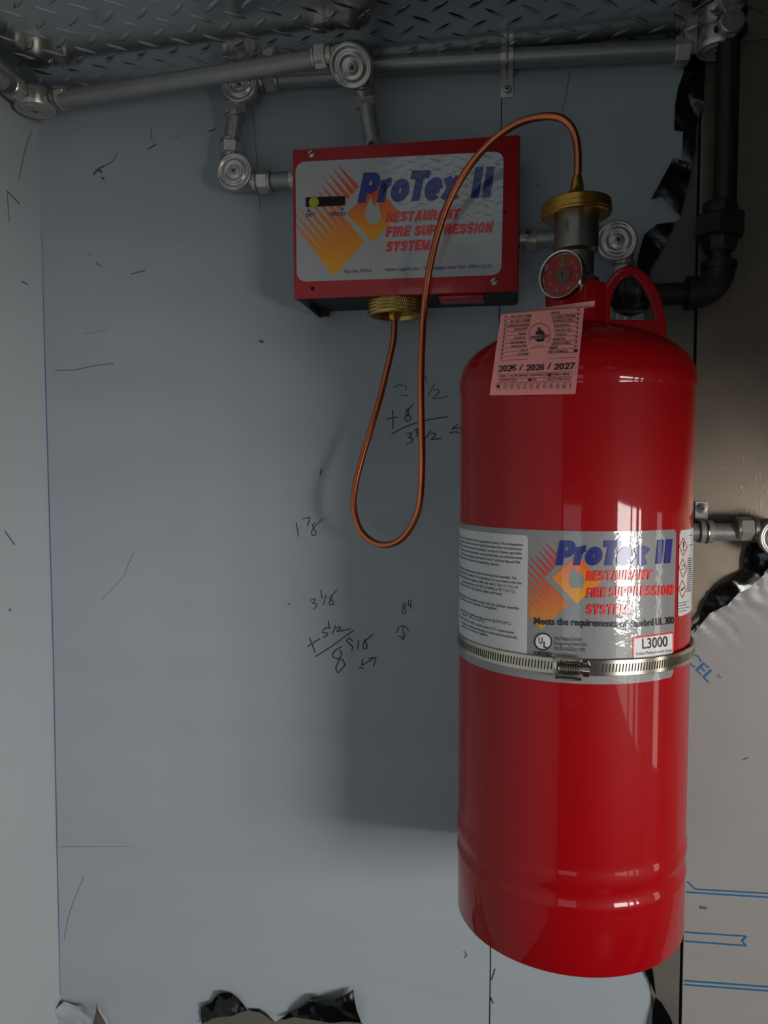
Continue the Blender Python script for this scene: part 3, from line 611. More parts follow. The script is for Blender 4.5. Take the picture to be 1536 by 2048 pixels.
for q in ([CB(158, 542), CB(182, 541), CB(170, 523)], [CB(355, 533), CB(379, 532), CB(367, 514)]): lay('marker_print', [q], SB(.0011), 'blue', lb)
# indicator window: recessed slot frame with disc
w4 = [CB(153, 459), CB(383, 450), CB(383, 503), CB(155, 513)]
bm = bmesh.new(); prism(bm, [at(x, y, BY-.0004) for x, y in w4], (0, -1, 0), .0007); win = obj('indicator_window', bm, 'dark', cb, smooth=False)
bm = bmesh.new(); cc = at(*CB(200, 486), BY-.0011)
lathe(bm, cc, (0, -1, 0), [(0, 0), (.0053, 0), (.005, .0003), (0, .0003)], 32)
obj('indicator_disc', bm, 'yellow', win)
fr = bmesh.new()
for a, b in zip(w4, w4[1:]+w4[:1]): rod(fr, at(*a, BY-.0011), at(*b, BY-.0011), .0003, 6)
obj('window_edge', fr, 'textgrey', win)
for (x, y), sl_ in (((623, 308), .6), ((989, 563), .7)):
    c = at(x, y, BY); bm = bmesh.new(); lathe(bm, c, (0, -1, 0), [(0, 0), (.0037, 0), (.0035, .0012), (.002, .002), (0, .0022)], 24); s_ = obj('screw', bm, 'nut', cb)
    bm = bmesh.new(); box(bm, (-.0034, -.0005, -.001), (.0034, .0005, .0004), frame(c+Vector((0, -.002, 0)), (0, -1, 0), (1, 0, sl_))); obj('screw_slot', bm, 'dark', s_, smooth=False)
for x, y, r_ in ((625, 577, .0021), (1009, 425, .0014)):
    bm = bmesh.new(); lathe(bm, at(x, y, BY-.0002), (0, -1, 0), [(0, 0), (r_, 0), (r_*.9, .0003), (0, .0003)], 20); obj('screw_hole', bm, 'dark', cb)
# connectors with set screws
def connector(c, ax, label):
    t = thing('conduit_connector', c, label, 'pipe fitting', 'set-screw connectors on the red box'); ax = Vector(ax)
    bm = bmesh.new(); lathe(bm, Vector(c), ax, [(0, -.004), (.0108, -.004), (.0108, .011), (.0102, .012), (0, .012)], 32); obj('sleeve', bm, 'nut', t)
    bm = bmesh.new(); so = Vector(c)+ax*.004+Vector((0, -.0105, .003 if abs(ax.z) < .5 else 0)); lathe(bm, so, (0, -1, .2), [(0, 0), (.0042, 0), (.0042, .0022), (0, .0026)], 16); s_ = obj('set_screw', bm, 'screw', t)
    bm = bmesh.new(); f = frame(so+Vector((0, -.0026, .0003)), (0, -1, .2), (1, 0, .3)); box(bm, (-.003, -.0005, -.0004), (.003, .0005, .0003), f); box(bm, (-.0005, -.003, -.0004), (.0005, .003, .0003), f); obj('screw_recess', bm, 'dark', s_, smooth=False)
    bm = bmesh.new(); lathe(bm, Vector(c)+ax*.0035, ax, [(.0112, -.0035), (.0117, -.0035), (.0117, -.0025), (.0112, -.0025)], 32); obj('flange', bm, 'cast', t)
connector((bx0-.010, -.0225, e3c.z-off), (1, 0, 0), 'set-screw connector on the left side of the red box')
connector((bx1+.0055, -.0295, zr), (1, 0, 0), 'set-screw connector on the right side of the red box')
connector((bt.x, bt.y, bz1+.004), (0, 0, 1), 'set-screw connector on top of the red box')
# knurled brass nut underneath
nc = P(789, 620, -.036); zn0, zn1 = nc.z-.0065, bz0-.001
bn = thing('knurled_nut', (nc.x, nc.y, zn0), 'knurled brass nut under the red box holding the copper tube', 'nut')
bm = bmesh.new(); N = 180; prof = []
zb_, zt_ = P(735, 632, -.036).z-.0005, P(735, 603, -.036).z
def ringp(r, z, kn=0): return [bm.verts.new((nc.x+(r+(kn if (k+int(z*1500)) % 2 else 0))*math.cos(2*math.pi*k/N), nc.y+(r+(kn if (k+int(z*1500)) % 2 else 0))*math.sin(2*math.pi*k/N), z)) for k in range(N)]
rs = [ringp(.012, zt_+.002), ringp(.0255, zt_+.002), ringp(.0275, zt_)]
for k in range(1, 14): rs.append(ringp(.0277, zt_+(zb_-zt_)*k/14+1e-5, .0005))
rs += [ringp(.0277, zb_), ringp(.0268, zb_-.0008), ringp(.0235, zb_-.0008), ringp(.0228, zb_+.0015)]
for k in range(5): rs += [ringp(.0222, zb_+.003+k*.0018), ringp(.0232, zb_+.0039+k*.0018)]
rs += [ringp(.009, zb_+.0125)]
for a, b in zip(rs, rs[1:]):
    for k in range(N): bm.faces.new((a[k], a[(k+1) % N], b[(k+1) % N], b[k]))
obj('knurled_ring', bm, 'brassk', bn, ang=25)
bm = bmesh.new(); lathe(bm, (nc.x, nc.y, zb_-.005), (0, 0, 1), [(0, 0), (.0045, 0), (.0065, .003), (.0068, .004), (.0068, .018), (0, .018)], 8); obj('flare_fitting', bm, 'brass', bn, ang=20)
bm = bmesh.new(); lathe(bm, (nc.x, nc.y, zt_+.002), (0, 0, 1), [(0, 0), (.012, 0), (.012, max(bz0-zt_-.002, .002)), (0, max(bz0-zt_-.002, .002))], 24); obj('neck', bm, 'nickel', bn)

# ================================================================== CYLINDER
cyT = thing('suppression_cylinder', (CX, CY, ZC-.407), 'tall glossy red agent cylinder strapped to the wall right of centre', 'cylinder')
prof = [(0, -.36), (.094, -.355), (.0985, -.365), (.0985, -.4065), (.0992, -.4075), (.1008, -.4075), (R, -.4065), (R, -.358), (R+.0004, -.355), (R+.0009, -.352), (R+.0006, -.3485), (R-.0004, -.3465), (R-.0004, -.338), (R+.0002, -.336), (R+.0009, -.333), (R+.0011, -.329), (R+.0009, -.325), (R+.0002, -.3215), (R-.0002, -.319), (R, -.315)]
prof += [(R, z) for z in (-.25, -.15, -.05, .03, .066)]+[(R+.0004, .0685), (R+.001, .070), (R+.0011, .078), (R+.0004, .080)]
for k in range(1, 19):
    a = math.radians(90*k/18*.86+0); prof.append((R*math.cos(a), .080+.0475*math.sin(a)))
prof.append((.026, .1278)); prof.append((0, .1278))
bm = bmesh.new(); lathe(bm, (CX, CY, ZC), (0, 0, 1), prof, 160); body = obj('shell', bm, 'red', cyT, ang=60)
zn = P(1150, 572, CY).z
bm = bmesh.new(); lathe(bm, (CX, CY, ZC+.122), (0, 0, 1), [(0, 0), (.0262, 0), (.0262, zn-ZC-.122-.001), (.0252, zn-ZC-.122), (0, zn-ZC-.122)], 64); obj('collar', bm, 'red', cyT)
# lifting ring
HYp = CY-.004
outer = [(1176, 712), (1190, 684), (1195, 655), (1196, 625), (1198, 603), (1204, 582), (1213, 565), (1225, 549), (1238, 538), (1252, 533), (1266, 533), (1281, 540), (1296, 553), (1309, 572), (1320, 596), (1327, 620), (1331, 645), (1334, 680), (1340, 712)]
inner = [(1222, 640), (1221, 639), (1220, 637), (1220, 625), (1221, 605), (1225, 590), (1232, 574), (1240, 562), (1249, 555), (1257, 553), (1266, 555), (1276, 563), (1286, 577), (1294, 592), (1301, 608), (1306, 624), (1308, 637), (1308, 639), (1307, 641)]
bm = bmesh.new(); th = .0065
VO = [[bm.verts.new(at(x, y, HYp)+Vector((0, s_*th/2, 0))) for x, y in outer] for s_ in (-1, 1)]; VI = [[bm.verts.new(at(x, y, HYp)+Vector((0, s_*th/2, 0))) for x, y in inner] for s_ in (-1, 1)]
n_ = len(outer)
for k in range(n_-1):
    bm.faces.new((VO[0][k], VO[0][k+1], VI[0][k+1], VI[0][k])); bm.faces.new((VO[1][k], VI[1][k], VI[1][k+1], VO[1][k+1]))
    bm.faces.new((VO[0][k], VO[1][k], VO[1][k+1], VO[0][k+1])); bm.faces.new((VI[0][k], VI[0][k+1], VI[1][k+1], VI[1][k]))
for s_ in (0, 1): bm.faces.new((VO[s_][0], VI[s_][0], VI[s_][-1], VO[s_][-1]))
bm.faces.new((VI[0][0], VI[0][-1], VI[1][-1], VI[1][0])); bm.faces.new((VO[0][0], VO[0][-1], VO[1][-1], VO[1][0]))
bmesh.ops.recalc_face_normals(bm, faces=bm.faces); es = [e for e in bm.edges if len(e.link_faces) == 2 and e.calc_face_angle(0) > .9]
bmesh.ops.bevel(bm, geom=es, offset=.0016, segments=3, affect='EDGES', profile=.5); obj('lifting_ring', bm, 'red', cyT, ang=50)
# labels
def arcgrid(name, th0, th1, z0, z1, lift, m, parent, rc=0, n=60):
    bm = bmesh.new(); hw = (z1-z0)/2
    for k in range(n+1):
        th_ = th0+(th1-th0)*k/n; d_ = min(k/n, 1-k/n)*(th1-th0)*R; ins = rc-math.sqrt(max(rc*rc-(rc-min(d_, rc))**2, 0)) if rc else 0
        bm.verts.new(tz(th_, z0+ins, lift)); bm.verts.new(tz(th_, z1-ins, lift)); bm.verts.new(tz(th_, z0+ins, -.0001)); bm.verts.new(tz(th_, z1-ins, -.0001))
    bm.verts.ensure_lookup_table(); v = bm.verts
    for k in range(n):
        i = 4*k; bm.faces.new((v[i], v[i+4], v[i+5], v[i+1])); bm.faces.new((v[i], v[i+2], v[i+6], v[i+4])); bm.faces.new((v[i+1], v[i+5], v[i+7], v[i+3]))
    return obj(name, bm, m, parent)
tl, _ = cyl_tz(1349, 1200); ztop = cyl_tz(1150, 1062)[1]; zbot = cyl_tz(1150, 1367)[1]
lab = arcgrid('front_label', math.radians(-130), tl, zbot, ztop, .0003, 'label', cyT, rc=.003, n=110)
tw, _ = cyl_tz(1056, 1150); arcgrid('instruction_panel', math.radians(-120), tw, cyl_tz(1050, 1302)[1]-.004, cyl_tz(1040, 1070)[1], .0005, 'white', lab, rc=.0025, n=90)
t0_, _ = cyl_tz(1356.5, 1150); hz = arcgrid('hazard_label', t0_, math.radians(118), cyl_tz(1357, 1233)[1], cyl_tz(1357, 1061)[1], .0004, 'white', cyT, rc=.003, n=50)
def CC(l=.0006): return lambda x, y: cyl(x, y, l)
def L1(x, y): return (900+x/2.954, 1030+y/2.954)
def L2(x, y): return (1050+x/8.533, 1060+y/8.533)
def L3(x, y): return (1220+x/6.4, 1060+y/6.4)
gc1 = grad('stripe_gradient_2', cyl_tz(*L2(280, 1650))[1], cyl_tz(*L2(280, 700))[1], (212, 140, 20), (206, 40, 34), .35, .8)
gc2 = grad('diamond_gradient_2', cyl_tz(*L2(870, 1150))[1], cyl_tz(*L2(870, 500))[1], (226, 156, 16), (230, 92, 30), .35, .8)
fl2 = [(845, 600), (800, 680), (760, 760), (752, 850), (765, 930), (800, 988), (975, 990), (1005, 930), (1015, 860), (990, 780), (950, 720), (930, 670), (905, 720), (890, 780), (870, 720), (850, 650)]
logo(L2, CC, lab, 1, 1, (278, 1700), (742, 1270), (1*2.5, 1.12*2.5), 55, '', .0005, [(455, 810), (878, 1262), (1300, 880), (900, 420)], fl2, step=5, bend=-165, z=(gc1, gc2, 'label'))
ct = lambda s_, a, b, cap, m, C=L1, sc_=2.954, l=.0009, par=None, **k: text(s_, C(*a), C(*b), cap/sc_, CC(l), m, par or lab, step=4, **k)
hc = lambda s_, a, b, cap, m, **k: heavy(s_, L1(*a), L1(*b), cap/2.954, CC(.0009), m, lab, step=4, **k)
hc('ProTex', (622, 297), (1165, 298), 146, 'blue', t=.27, shear=.2, gap=.02)
hc('II', (1215, 290), (1302, 284), 142, 'blue', t=.36, shear=.1, gap=.14)
hc('RESTAURANT', (803, 390), (1192, 382), 60, 'redp', shear=.12); hc('FIRE SUPPRESSION', (803, 490), (1318, 473), 60, 'redp', shear=.1); hc('SYSTEM', (803, 588), (1050, 588), 60, 'redp', shear=.12)
ct('Meets the requirements of', (497, 645), (1050, 664), 40, 'black', bold=.02); ct('Standard UL 300', (1075, 664), (1325, 641), 40, 'black', bold=.02)
# curved baselines: second half of the line follows the cylinder
ct('Wet Chemical Solution', (617, 740), (783, 745), 22, 'textgrey'); ct('Extinguishing System Unit', (617, 768), (808, 776), 22, 'textgrey'); ct('PRE-ENGINEERED TYPE', (617, 800), (800, 811), 22, 'textgrey')
ul = [(550+54*math.cos(a), 748+52*math.sin(a)) for a in [2*math.pi*k/40 for k in range(40)]]; ul2 = [(550+45*math.cos(a), 748+43*math.sin(a)) for a in [2*math.pi*k/40 for k in range(40)]]
lay('certification_mark', [[L1(*p_) for p_ in ul]], CC(.0007), 'black', lab, 4); lay('certification_mark', [[L1(*p_) for p_ in ul2]], CC(.0008), 'white2', lab, 4)
ct('U', (524, 758), (547, 760), 34, 'black', bold=.03); ct('L', (552, 783), (576, 785), 34, 'black', bold=.03); ct('R', (535, 776), (541, 777), 8, 'black'); ct('LISTED', (498, 822), (600, 832), 18, 'black', bold=.03)
q4 = [(290, 1372), (815, 1303), (815, 1620), (285, 1700)]
lay('model_plate', [[L3(*p_) for p_ in q4]], CC(.0006), 'redp', lab, 4); lay('model_plate', [[L3(*p_) for p_ in [(310, 1392), (800, 1325), (800, 1620), (305, 1700)]]], CC(.0007), 'white2', lab, 4)
ct('L3000', (415, 1522), (738, 1488), 128, 'black', C=L3, sc_=6.4, l=.001, bold=.01); ct('The Date of Manufacture is on the Cylinder', (330, 1607), (795, 1556), 38, 'textgrey', C=L3, sc_=6.4, l=.001)
for cx_, cy_, hw_, hh in ((942, 215, 50, 115), (936, 487, 50, 122), (930, 757, 48, 115)):
    ring = [(cx_, cy_-hh), (cx_+hw_, cy_+4), (cx_-2, cy_+hh), (cx_-hw_, cy_-4), (cx_, cy_-hh)]
    lay('hazard_symbol', stroke([L3(*p_) for p_ in ring], 1.1), CC(.0007), 'redp', hz, 3)
lay('hazard_symbol', stroke([L3(946, 150), L3(944, 225)], 1.8)+stroke([L3(944, 248), L3(944, 262)], 1.8)+stroke([L3(905, 508), L3(940, 498)], 1.2)+stroke([L3(925, 470), L3(940, 442), L3(955, 450), L3(955, 495)], .8)+stroke([L3(912, 775), L3(950, 740)], 2.2), CC(.0007), 'black', hz, 3)
for k, (a, b) in enumerate([('Heiser Logistics Inc', 1), ('Canandaigua', 2), ('New York 14424', 3), ('United States', 4)]):
    text(a, L3(875, 945+k*37), L3(1010-(k % 2)*30, 922+k*37), 3, CC(.0007), 'textgrey', hz, step=3)
ln = []
for k in range(17): ln += stroke([L3(998-k*.4, 372+k*26), L3(1046-k*.6, 358+k*26)], 1.3)
lay('small_print', ln, CC(.0007), 'textgrey', hz, 3)
hl = []
for yy in (75, 195): hl += stroke([L3(1018, yy), L3(1052, yy-10)], 1.3)
lay('small_print', hl, CC(.0007), 'textgrey', hz, 3)
# instruction text, straight lines around the cylinder at constant height
def L4(x, y): return (910+x/7.877, 1040+y/7.877)
rows = [('monthly by the owner or owner\'s trained for this fire suppression system. The extinguisher', 1083, 412), ('verified more weekly or at more frequent intervals when circumstances', 1058, 478), ('Check that the pressure is as intended. Recharge if pressure is below operable', 1055, 548),
        ('The nozzles must be examined to ascertain that they are unobstructed.', 1070, 620), ('Maintenance in accordance with the ProTex II Technical Manual P/N', 1030, 690), ('listed for required for wet chemical extinguishing systems.', 708, 722),
        ('Depressurize to remove any remaining pressure before removing valve assembly. The', 978, 938), ('Recharge must be done by a qualified ProTex distributor in accordance with the', 1055, 1015), ('manual supplied by Heiser Logistics. Refill only with 3 Gal. (11.4 L) of', 998, 1080), ('agent and pressurize to 225 PSI (15.5 BAR) at 70° F (21°C).', 955, 1148), ('Gross weight 53 lbs. (23.2 KG) (Cylinder, Agent and Valve).', 755, 1188),
        ('anti-recoil plate must be installed on the cylinder except when the cylinder assembly', 1015, 1412), ('is in the final piping or when the cylinder is being filled.', 668, 1418),
        ('Rated at 225 PSI (15.5 BAR) operating pressure @ 70°F (20°C).', 893, 1655), ('Range 32°F - 120°F (0°C to 49°C).', 478, 1622), ('Proof pressure 450 PSI (31 BAR). Cylinder meets D.O.T. requirements.', 950, 1795), ('If corrosion or mechanical damage, it must be hydrostatically', 990, 1872), ('tested prior, or it must be replaced.', 525, 1835)]
for s_, x, y in rows:
    th_r, z_ = cyl_tz(*L4(x, y)); wid = len(s_)*.00128; th_l = th_r-wid/R
    text(s_, (th_l*R, -z_), (th_r*R, -z_), .0021, lambda a, b: tz(a/R, -b, .0007), 'textgrey', lab, step=.006, space=1, bold=.01)

# band clamp
zc_ = cyl_tz(1150, 1333)[1]; hb = .0066
cl = thing('band_clamp', (CX, CY, zc_), 'stainless worm-drive band clamp round the red cylinder', 'clamp')
RB = R+.0012; n = 180
bm = bmesh.new(); lathe(bm, (CX+.0008, CY, zc_), (0, 0, 1), [(RB+.0008, -hb), (RB+.0014, -hb+.0005), (RB+.0014, hb-.0005), (RB+.0008, hb), (RB, hb), (RB, -hb), (RB+.0008, -hb)], n); obj('band', bm, 'clampm', cl)
bm = bmesh.new()
thh, _ = cyl_tz(1136, 1333); thE, _ = cyl_tz(1196, 1333)
a = -80
while a < 86:
    ar = math.radians(a)
    if not (thh-.07 < ar < thE):
        up_ = Vector((0, 0, 1)); nr = Vector((math.sin(ar), -math.cos(ar), 0)); tg = Vector((math.cos(ar), math.sin(ar), 0))
        c = Vector((CX+.0008, CY, zc_))+nr*(RB+.0017); sl = (tg*.12+up_).normalized()
        vs = [bm.verts.new(c+tg*sx*.00042+sl*sz*.0032) for sx, sz in ((-1, -1), (1, -1), (1, 1), (-1, 1))]; bm.faces.new(vs)
    a += 1.45
obj('band_slot', bm, 'slot', cl, smooth=False)['kind'] = 'stuff'
tm = (thh+thE)/2; nr = Vector((math.sin(thh), -math.cos(thh), 0)); tg = Vector((math.cos(thh), math.sin(thh), 0)); o0 = Vector((CX, CY, zc_))+nr*(R+.0025)
fm = Matrix((tg, Vector((0, 0, 1)), nr)).transposed().to_4x4(); fm.translation = o0
bm = bmesh.new(); box(bm, (-.0100, -.0082, 0), (-.0083, .0082, .0085), fm, bev=.0005); box(bm, (-.0092, -.0086, 0), (.0105, -.0074, .008), fm, bev=.0005); box(bm, (-.0092, .0074, 0), (.0105, .0086, .008), fm, bev=.0005); box(bm, (-.012, -.006, -.0005), (-.009, .006, .004), fm, bev=.001); obj('housing', bm, 'clampm', cl)
bm = bmesh.new(); pr_ = [(0, 0)]
for k in range(9): pr_ += [(.0042, .0004+k*.0018), (.0052, .0013+k*.0018)]
pr_ += [(.0036, .0172), (.0036, .0185), (.0056, .019), (.0056, .0235), (.0044, .0245), (0, .0245)]
lathe(bm, fm @ Vector((-.0075, -.0003, .0042)), tg, pr_, 24); obj('worm_screw', bm, 'clampm', cl, ang=20)
# bracket between cylinder and wall
bm = bmesh.new(); box(bm, (CX-.05, CY+.1022, zc_-.06), (CX+.05, 0, zc_+.06), bev=.002); tag(obj('wall_bracket', bm, 'redbox'), 'red bracket between the red cylinder and the back wall', 'bracket')

# ================================================================== VALVE
vz = lambda y: P(1153, y, CY).z
va = thing('cylinder_valve', (CX, CY, vz(572)), 'nickel discharge valve with pressure gauge on top of the red cylinder', 'valve')
bm = bmesh.new()
lathe(bm, (CX, CY, vz(575)), (0, 0, 1), [(0, 0), (.020, 0), (.020, vz(560)-vz(575)), (.0155, vz(552)-vz(575)), (.0155, vz(508)-vz(575)), (.019, vz(502)-vz(575)), (.0192, vz(498)-vz(575)), (.0192, vz(412)-vz(575)), (0, vz(412)-vz(575))], 56)
obj('body', bm, 'nickel', va)
bm = bmesh.new(); c = at(1131, 452, CY-.0188)
lathe(bm, c+Vector((0, -.0002, 0)), (-.35, -.94, 0), [(.0016, 0), (.0021, .0005), (.0026, 0)], 20, x=(0, 0, 1), sy=.5)
for v in bm.verts: v.co.z = c.z+(v.co.z-c.z)*1.9
obj('cast_mark', bm, 'nickel', va)
ax = Vector((-.03, 0, 1)).normalized()
zN = vz(436)
bm = bmesh.new(); lathe(bm, (CX-.0002, CY, zN), ax, [(0, .0), (.0286, 0), (.0300, .0012), (.0300, .003), (.0306, .0035), (.0306, .0075), (.0300, .008), (.0300, .0125), (.0288, .0135), (.009, .0142), (0, .0142)], 16 and 72); nutv = obj('brass_cap', bm, 'brass', va)
zF = zN+.0142
bm = bmesh.new(); lathe(bm, (CX, CY, zF-.001), (0, 0, 1), [(0, 0), (.0082, 0), (.0086, .001), (.0086, .008), (.0070, .0105), (.0058, .014), (.0046, .020), (0, .020)], 6, x=(1, .3, 0)); obj('flare_fitting', bm, 'brass', va, ang=20)
bm = bmesh.new(); lathe(bm, (CX, CY, zF+.006), (0, 0, 1), [(0, 0), (.0068, 0), (.0050, .012), (.0038, .016), (0, .016)], 24); obj('tube_collar', bm, 'brass', va)
# gauge
gc = at(1122, 549, CY-.045); gn = Vector((-.52, -.84, .06)).normalized()
gp = bpy.data.objects.new('pressure_gauge', None)
bm = bmesh.new(); GR = .0205
lathe(bm, gc-gn*.010, gn, [(0, 0), (GR*.9, 0), (GR*.98, .002), (GR, .004), (GR, .0105), (GR*.97, .0115), (GR*.92, .0112), (GR*.90, .009), (GR*.9, .0055), (0, .0055)], 64)
gcase = obj('gauge_case', bm, 'chrome', va); gcase['label'] = 'round chrome-rimmed pressure gauge with red dial'
f = frame(gc-gn*.010+gn*.0057, gn, (1, 0, 0))
gy = f.to_3x3() @ Vector((0, 1, 0)); sgn = 1 if gy.z > 0 else -1
def dial(poly, h, m, nm):
    bm = bmesh.new(); bm.faces.new([bm.verts.new(f @ Vector((x*GR*sgn, y*GR*sgn, h))) for x, y in poly]); bmesh.ops.triangulate(bm, faces=bm.faces[:]); return obj(nm, bm, m, gcase, smooth=False)
circ = lambda r, cx_=0, cy_=0, n_=40: [(cx_+r*math.cos(2*math.pi*k/n_), cy_+r*math.sin(2*math.pi*k/n_)) for k in range(n_)]
def seg(a0, a1, r0, r1): return [(r0*math.sin(math.radians(a0+(a1-a0)*k/8)), r0*math.cos(math.radians(a0+(a1-a0)*k/8))) for k in range(9)]+[(r1*math.sin(math.radians(a1-(a1-a0)*k/8)), r1*math.cos(math.radians(a1-(a1-a0)*k/8))) for k in range(9)]
dial(circ(.88), .0001, 'dial', 'dial_face'); dial(seg(-6, 12, .4, .86), .0003, 'green', 'dial_mark'); dial(seg(-20, -10, .4, .6), .0003, 'orange', 'dial_mark')
for a0 in (35, 62, 95, 150, 200, 245, 285): dial(seg(a0, a0+12, .58, .64), .0003, 'dialwhite', 'dial_mark')
bm = bmesh.new(); lathe(bm, f @ Vector((0, 0, .0003)), gn, [(0, 0), (GR*.34, 0), (GR*.33, .0012), (0, .0014)], 32); obj('dial_hub', bm, 'dialgrey', gcase)
dial([(-.05, .2), (.05, .2), (.02, .8), (-.02, .8)], .0012, 'yellow', 'needle'); dial([(-.03, -.1), (.03, -.1), (.03, .12), (-.03, .12)], .0020, 'dark', 'hub_slot')
bm = bmesh.new(); lathe(bm, gc-gn*.010+gn*.0088, gn, [(0, 0), (GR*.90, 0), (GR*.90, .0008), (GR*.6, .0014), (0, .0018)], 56); obj('gauge_glass', bm, 'glass', gcase)
bm = bmesh.new(); rod(bm, gc-gn*.012, Vector((CX, CY, gc.z-.001)), .0055, 20); obj('gauge_stem', bm, 'nickel', va)

# ================================================================== COPPER TUBE
def cp(x, y, Y): return at(x, y, Y)
yb = nc.y
pts_c = [Vector((nc.x, nc.y, zb_-.002)), cp(787, 680, yb-.001), cp(775, 735, yb-.004), cp(759, 800, yb-.008), cp(741, 860, yb-.012), cp(723, 920, yb-.016), cp(710, 975, yb-.020), cp(708, 1020, yb-.024), cp(721, 1061, yb-.028), cp(748, 1085, yb-.032), cp(779, 1089, yb-.035), cp(808, 1073, yb-.038), cp(829, 1040, yb-.041), cp(840, 1000, yb-.043), cp(844, 930, yb-.045), cp(843, 850, yb-.047),
         cp(842, 770, yb-.049), cp(844, 690, yb-.050), cp(848, 620, yb-.052), cp(857, 550, yb-.055), cp(872, 480, yb-.058), cp(893, 415, yb-.062), cp(922, 358, yb-.067), cp(955, 312, yb-.072), cp(995, 273, yb-.078), cp(1038, 246, yb-.083), cp(1080, 234, yb-.087), cp(1115, 234, CY), cp(1137, 247, CY), cp(1150, 270, CY), cp(1155, 300, CY), cp(1156, 330, CY), Vector((CX, CY, zF+.016))]
bm = bmesh.new(); tube(bm, smoothpath(pts_c, 8), .0034, 16); tag(obj('copper_tube', bm, 'copper'), 'bent copper tube looping from the red box to the cylinder valve', 'tube')

# ================================================================== SERVICE TAG
def TG(x, y): return (960+x/5.908, 580+y/5.908)
pB = at(1065, 790, CY-R-.0065); pT = at(1085, 622, CY-.1005)
nrm = Vector((pT-pB)).cross(Vector((1, .02, 0))).normalized()
def TS(l=0): return lambda x, y: on_plane(x, y, pB+(nrm if nrm.y < 0 else -nrm)*l, nrm)
S0 = TS(0)
tagT = thing('service_tag', pT, 'pink punched service tag hanging on the front of the red cylinder', 'tag')
# sheet with folded top edge
bm = bmesh.new()
TLc, TRc, BRc, BLc = Vector(TG(246, 290)), Vector(TG(1232, 208)), Vector(TG(1128, 1228)), Vector(TG(113, 1244))
nu, nv = 16, 18; G = []
for j in range(nv+1):
    v_ = j/nv; row = []
    for i in range(nu+1):
        u_ = i/nu; p_ = (TLc*(1-v_)+BLc*v_)*(1-u_)+(TRc*(1-v_)+BRc*v_)*u_; p_ = p_+Vector((0, 1.5*math.sin(u_*math.pi)*(-1 if v_ < .5 else .6)*abs(v_-.5)))
        row.append(bm.verts.new(S0(p_.x, p_.y)))
    G.append(row)
for j in range(nv):
    for i in range(nu): bm.faces.new((G[j][i], G[j][i+1], G[j+1][i+1], G[j+1][i]))
bmesh.ops.solidify(bm, geom=bm.faces[:], thickness=.0003); obj('card', bm, 'card', tagT, ang=20)
bm = bmesh.new(); yb1 = pT.y+.04
fA = [S0(*TG(x, y)) for x, y in ((640, 260), (1232, 210))]; fB = [at(*TG(700, 215), yb1), at(*TG(1360, 125), yb1), at(*TG(1350, 192), yb1-.002)]
vs = [bm.verts.new(q_) for q_ in (S0(*TG(246, 290)), fA[0], fA[1], fB[2], fB[1], fB[0], at(*TG(560, 240), yb1-.004))]; bm.faces.new(vs); bmesh.ops.triangulate(bm, faces=bm.faces[:])
bmesh.ops.solidify(bm, geom=bm.faces[:], thickness=.0003); obj('folded_top', bm, 'card', tagT, smooth=False)
card = bpy.data.objects['card']; TL_ = TS(.0005)
tt = lambda s_, a, b, cap, **k: text(s_, TG(*a), TG(*b), cap/5.908, TL_, 'black', card, **k)
tsk = []
Lrows = [('ABC (DRY CHEM)', 362, 610, 333, 318), ('BC (DRY CHEM)', 362, 597, 388, 370), ('CARBON DIOXIDE', 325, 582, 441, 424), ('AFFF/FFFP', 405, 560, 480, 473), ('FE-36', 463, 543, 532, 528), ('CLASS D', 402, 538, 585, 580), ('WATER MIST', 358, 545, 638, 630), ('HALON 1301', 372, 553, 682, 675), ('FE-13', 485, 566, 728, 722), ('SYSTEM', 450, 572, 777, 770), ('', 0, 0, 0, 0)]
for k, (s_, xa, xb, ya, yb_) in enumerate(Lrows):
    if s_: tt(s_, (xa, ya-2), (xb, yb_-2), 28, bold=.015)
    x0 = 308-k*5.2; y0 = 318+k*48.8
    lx0, lx1 = 290-k*5, (612, 597, 582, 562, 545, 540, 545, 553, 566, 574, 565)[k]; ly = 347+k*48.8
    tsk += stroke([TG(lx0, ly), TG(lx1, ly-(lx1-lx0)*.055)], .55)
    tsk += [[TG(x0+9*math.cos(a), y0+12*math.sin(a)) for a in [2*math.pi*q_/10 for q_ in range(10)]]]
Rrows = [('WATER', 840, 945, 292, 280), ('LOADED STREAM', 852, 1125, 342, 318), ('PURPLE K (PK)', 865, 1105, 387, 370), ('HALOTRON', 877, 1055, 440, 430), ('HALON 1211', 890, 1082, 493, 482), ('CLASS K', 888, 1022, 545, 540), ('ENERGEN', 867, 1007, 600, 592), ('CLEAN AGENT', 845, 1075, 650, 636), ('FM200', 820, 920, 700, 695), ('WET CHEMICAL', 800, 1040, 750, 737)]
for k, (s_, xa, xb, ya, yb_) in enumerate(Rrows):
    tt(s_, (xa, ya-3), (xb, yb_-3), 28, bold=.015)
    x0 = 1168-k*4.5; y0 = 232+k*54
    tsk += stroke([TG(xa, ya+6), TG(x0+8, ya+6-(x0-xa)*.07)], .55); tsk += [[TG(x0+9*math.cos(a), y0+12*math.sin(a)) for a in [2*math.pi*q_/10 for q_ in range(10)]]]
tsk += stroke([TG(792, 812), TG(1138, 795)], .55)+stroke([TG(205, 998), TG(1110, 965)], .6)+stroke([TG(200, 1048), TG(1100, 1020)], .6)+stroke([TG(192, 1098), TG(1090, 1078)], .6)+stroke([TG(498, 1040), TG(494, 1090)], .6)+stroke([TG(762, 1032), TG(755, 1084)], .6)+stroke([TG(1100, 1020), TG(1085, 1160)], .01)
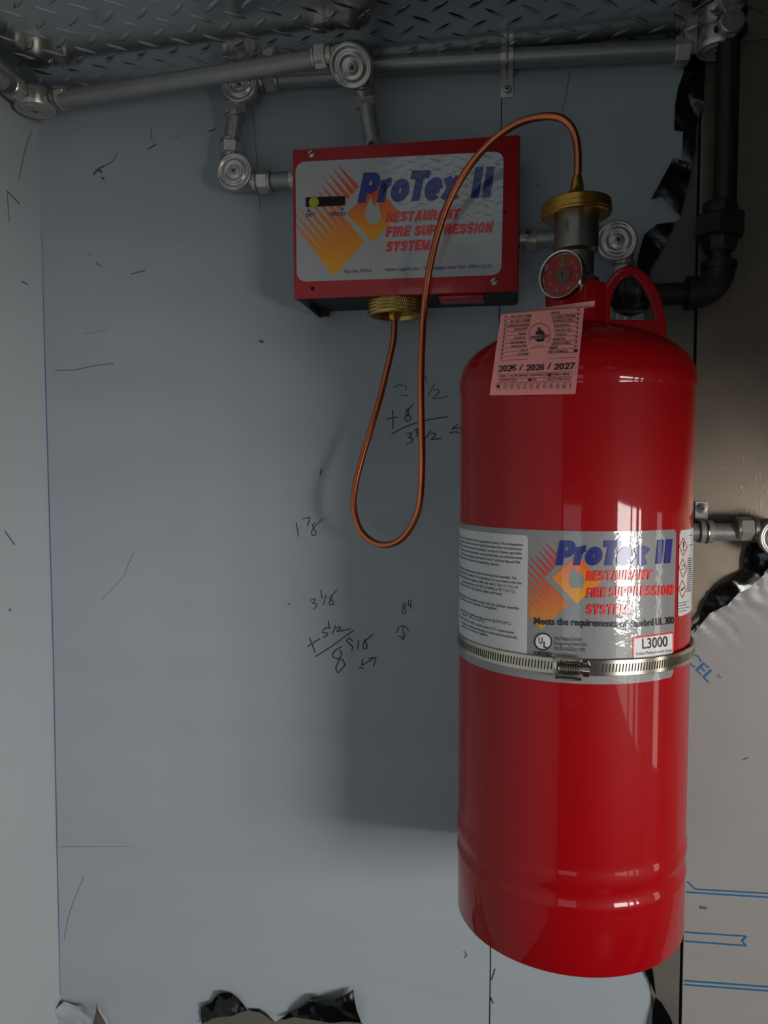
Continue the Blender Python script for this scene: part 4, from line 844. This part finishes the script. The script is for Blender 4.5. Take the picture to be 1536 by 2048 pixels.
for k in range(12): x0 = 245+k*77.5; tsk += stroke([TG(x0, 1097-k*1.6), TG(x0-12, 1183-k*1.6)], .6) if k < 11 else []
for w_, a_, b_ in (('2025', (215, 968), (425, 957)), ('/', (465, 952), (500, 950)), ('2026', (543, 957), (758, 946)), ('/', (798, 937), (833, 935)), ('2027', (872, 944), (1112, 932))): heavy(w_, TG(*a_), TG(*b_), 76/5.908, TL_, 'black', card, t=.17, shear=.13, gap=.06)
tt('VOID 1 YR. FROM MO. PUNCHED, IF SYSTEMS 6 MOS.', (220, 1030), (1062, 1003), 22, bold=.02); tt('SERVICED', (235, 1085), (438, 1079), 32); tt('NEW', (575, 1078), (672, 1073), 32); tt('RECHARGED', (800, 1069), (1075, 1062), 32)
for k, mo in enumerate(['DEC', 'NOV', 'OCT', 'SEPT', 'AUG', 'JULY', 'JUNE', 'MAY', 'APR', 'MAR', 'FEB', 'JAN']):
    x0 = 196+k*78; text(mo, TG(x0+6, 1108-k*1.2), TG(x0-2, 1172-k*1.2), 26/5.908, TL_, 'black', card, up=(1, .05))
tsk += stroke([TG(707+128*math.cos(a), 525+130*math.sin(a)) for a in [math.pi*.8+math.pi*1.5*k/30 for k in range(31)]], .9)
tsk += [[TG(x, y) for x, y in ((660, 515), (665, 490), (678, 500), (688, 480), (685, 455), (700, 465), (703, 435), (722, 470), (722, 495), (740, 480), (745, 515), (765, 510), (755, 530), (660, 530))], [TG(x, y) for x, y in ((650, 578), (765, 570), (757, 598), (730, 612), (690, 615), (662, 600))]]
tsk += stroke([TG(645, 660), TG(745, 655)], .8)+stroke([TG(600, 688), TG(788, 670)], .8)
lay('tag_print', tsk, TL_, 'black', card)
tt('NAFED', (600, 575), (815, 560), 32, shear=.35, bold=.03)
for x0, y0, r_ in ((378, 918, 17), (823, 1003, 19), (588, 1060, 18), (1134, 717, 22), (215, 1138, 17)):
    bm = bmesh.new(); bm.faces.new([bm.verts.new(TS(.0008)(*TG(x0+r_*math.cos(a), y0+r_*math.sin(a)))) for a in [2*math.pi*q_/20 for q_ in range(20)]]); obj('punched_hole', bm, 'dark', card, smooth=False)
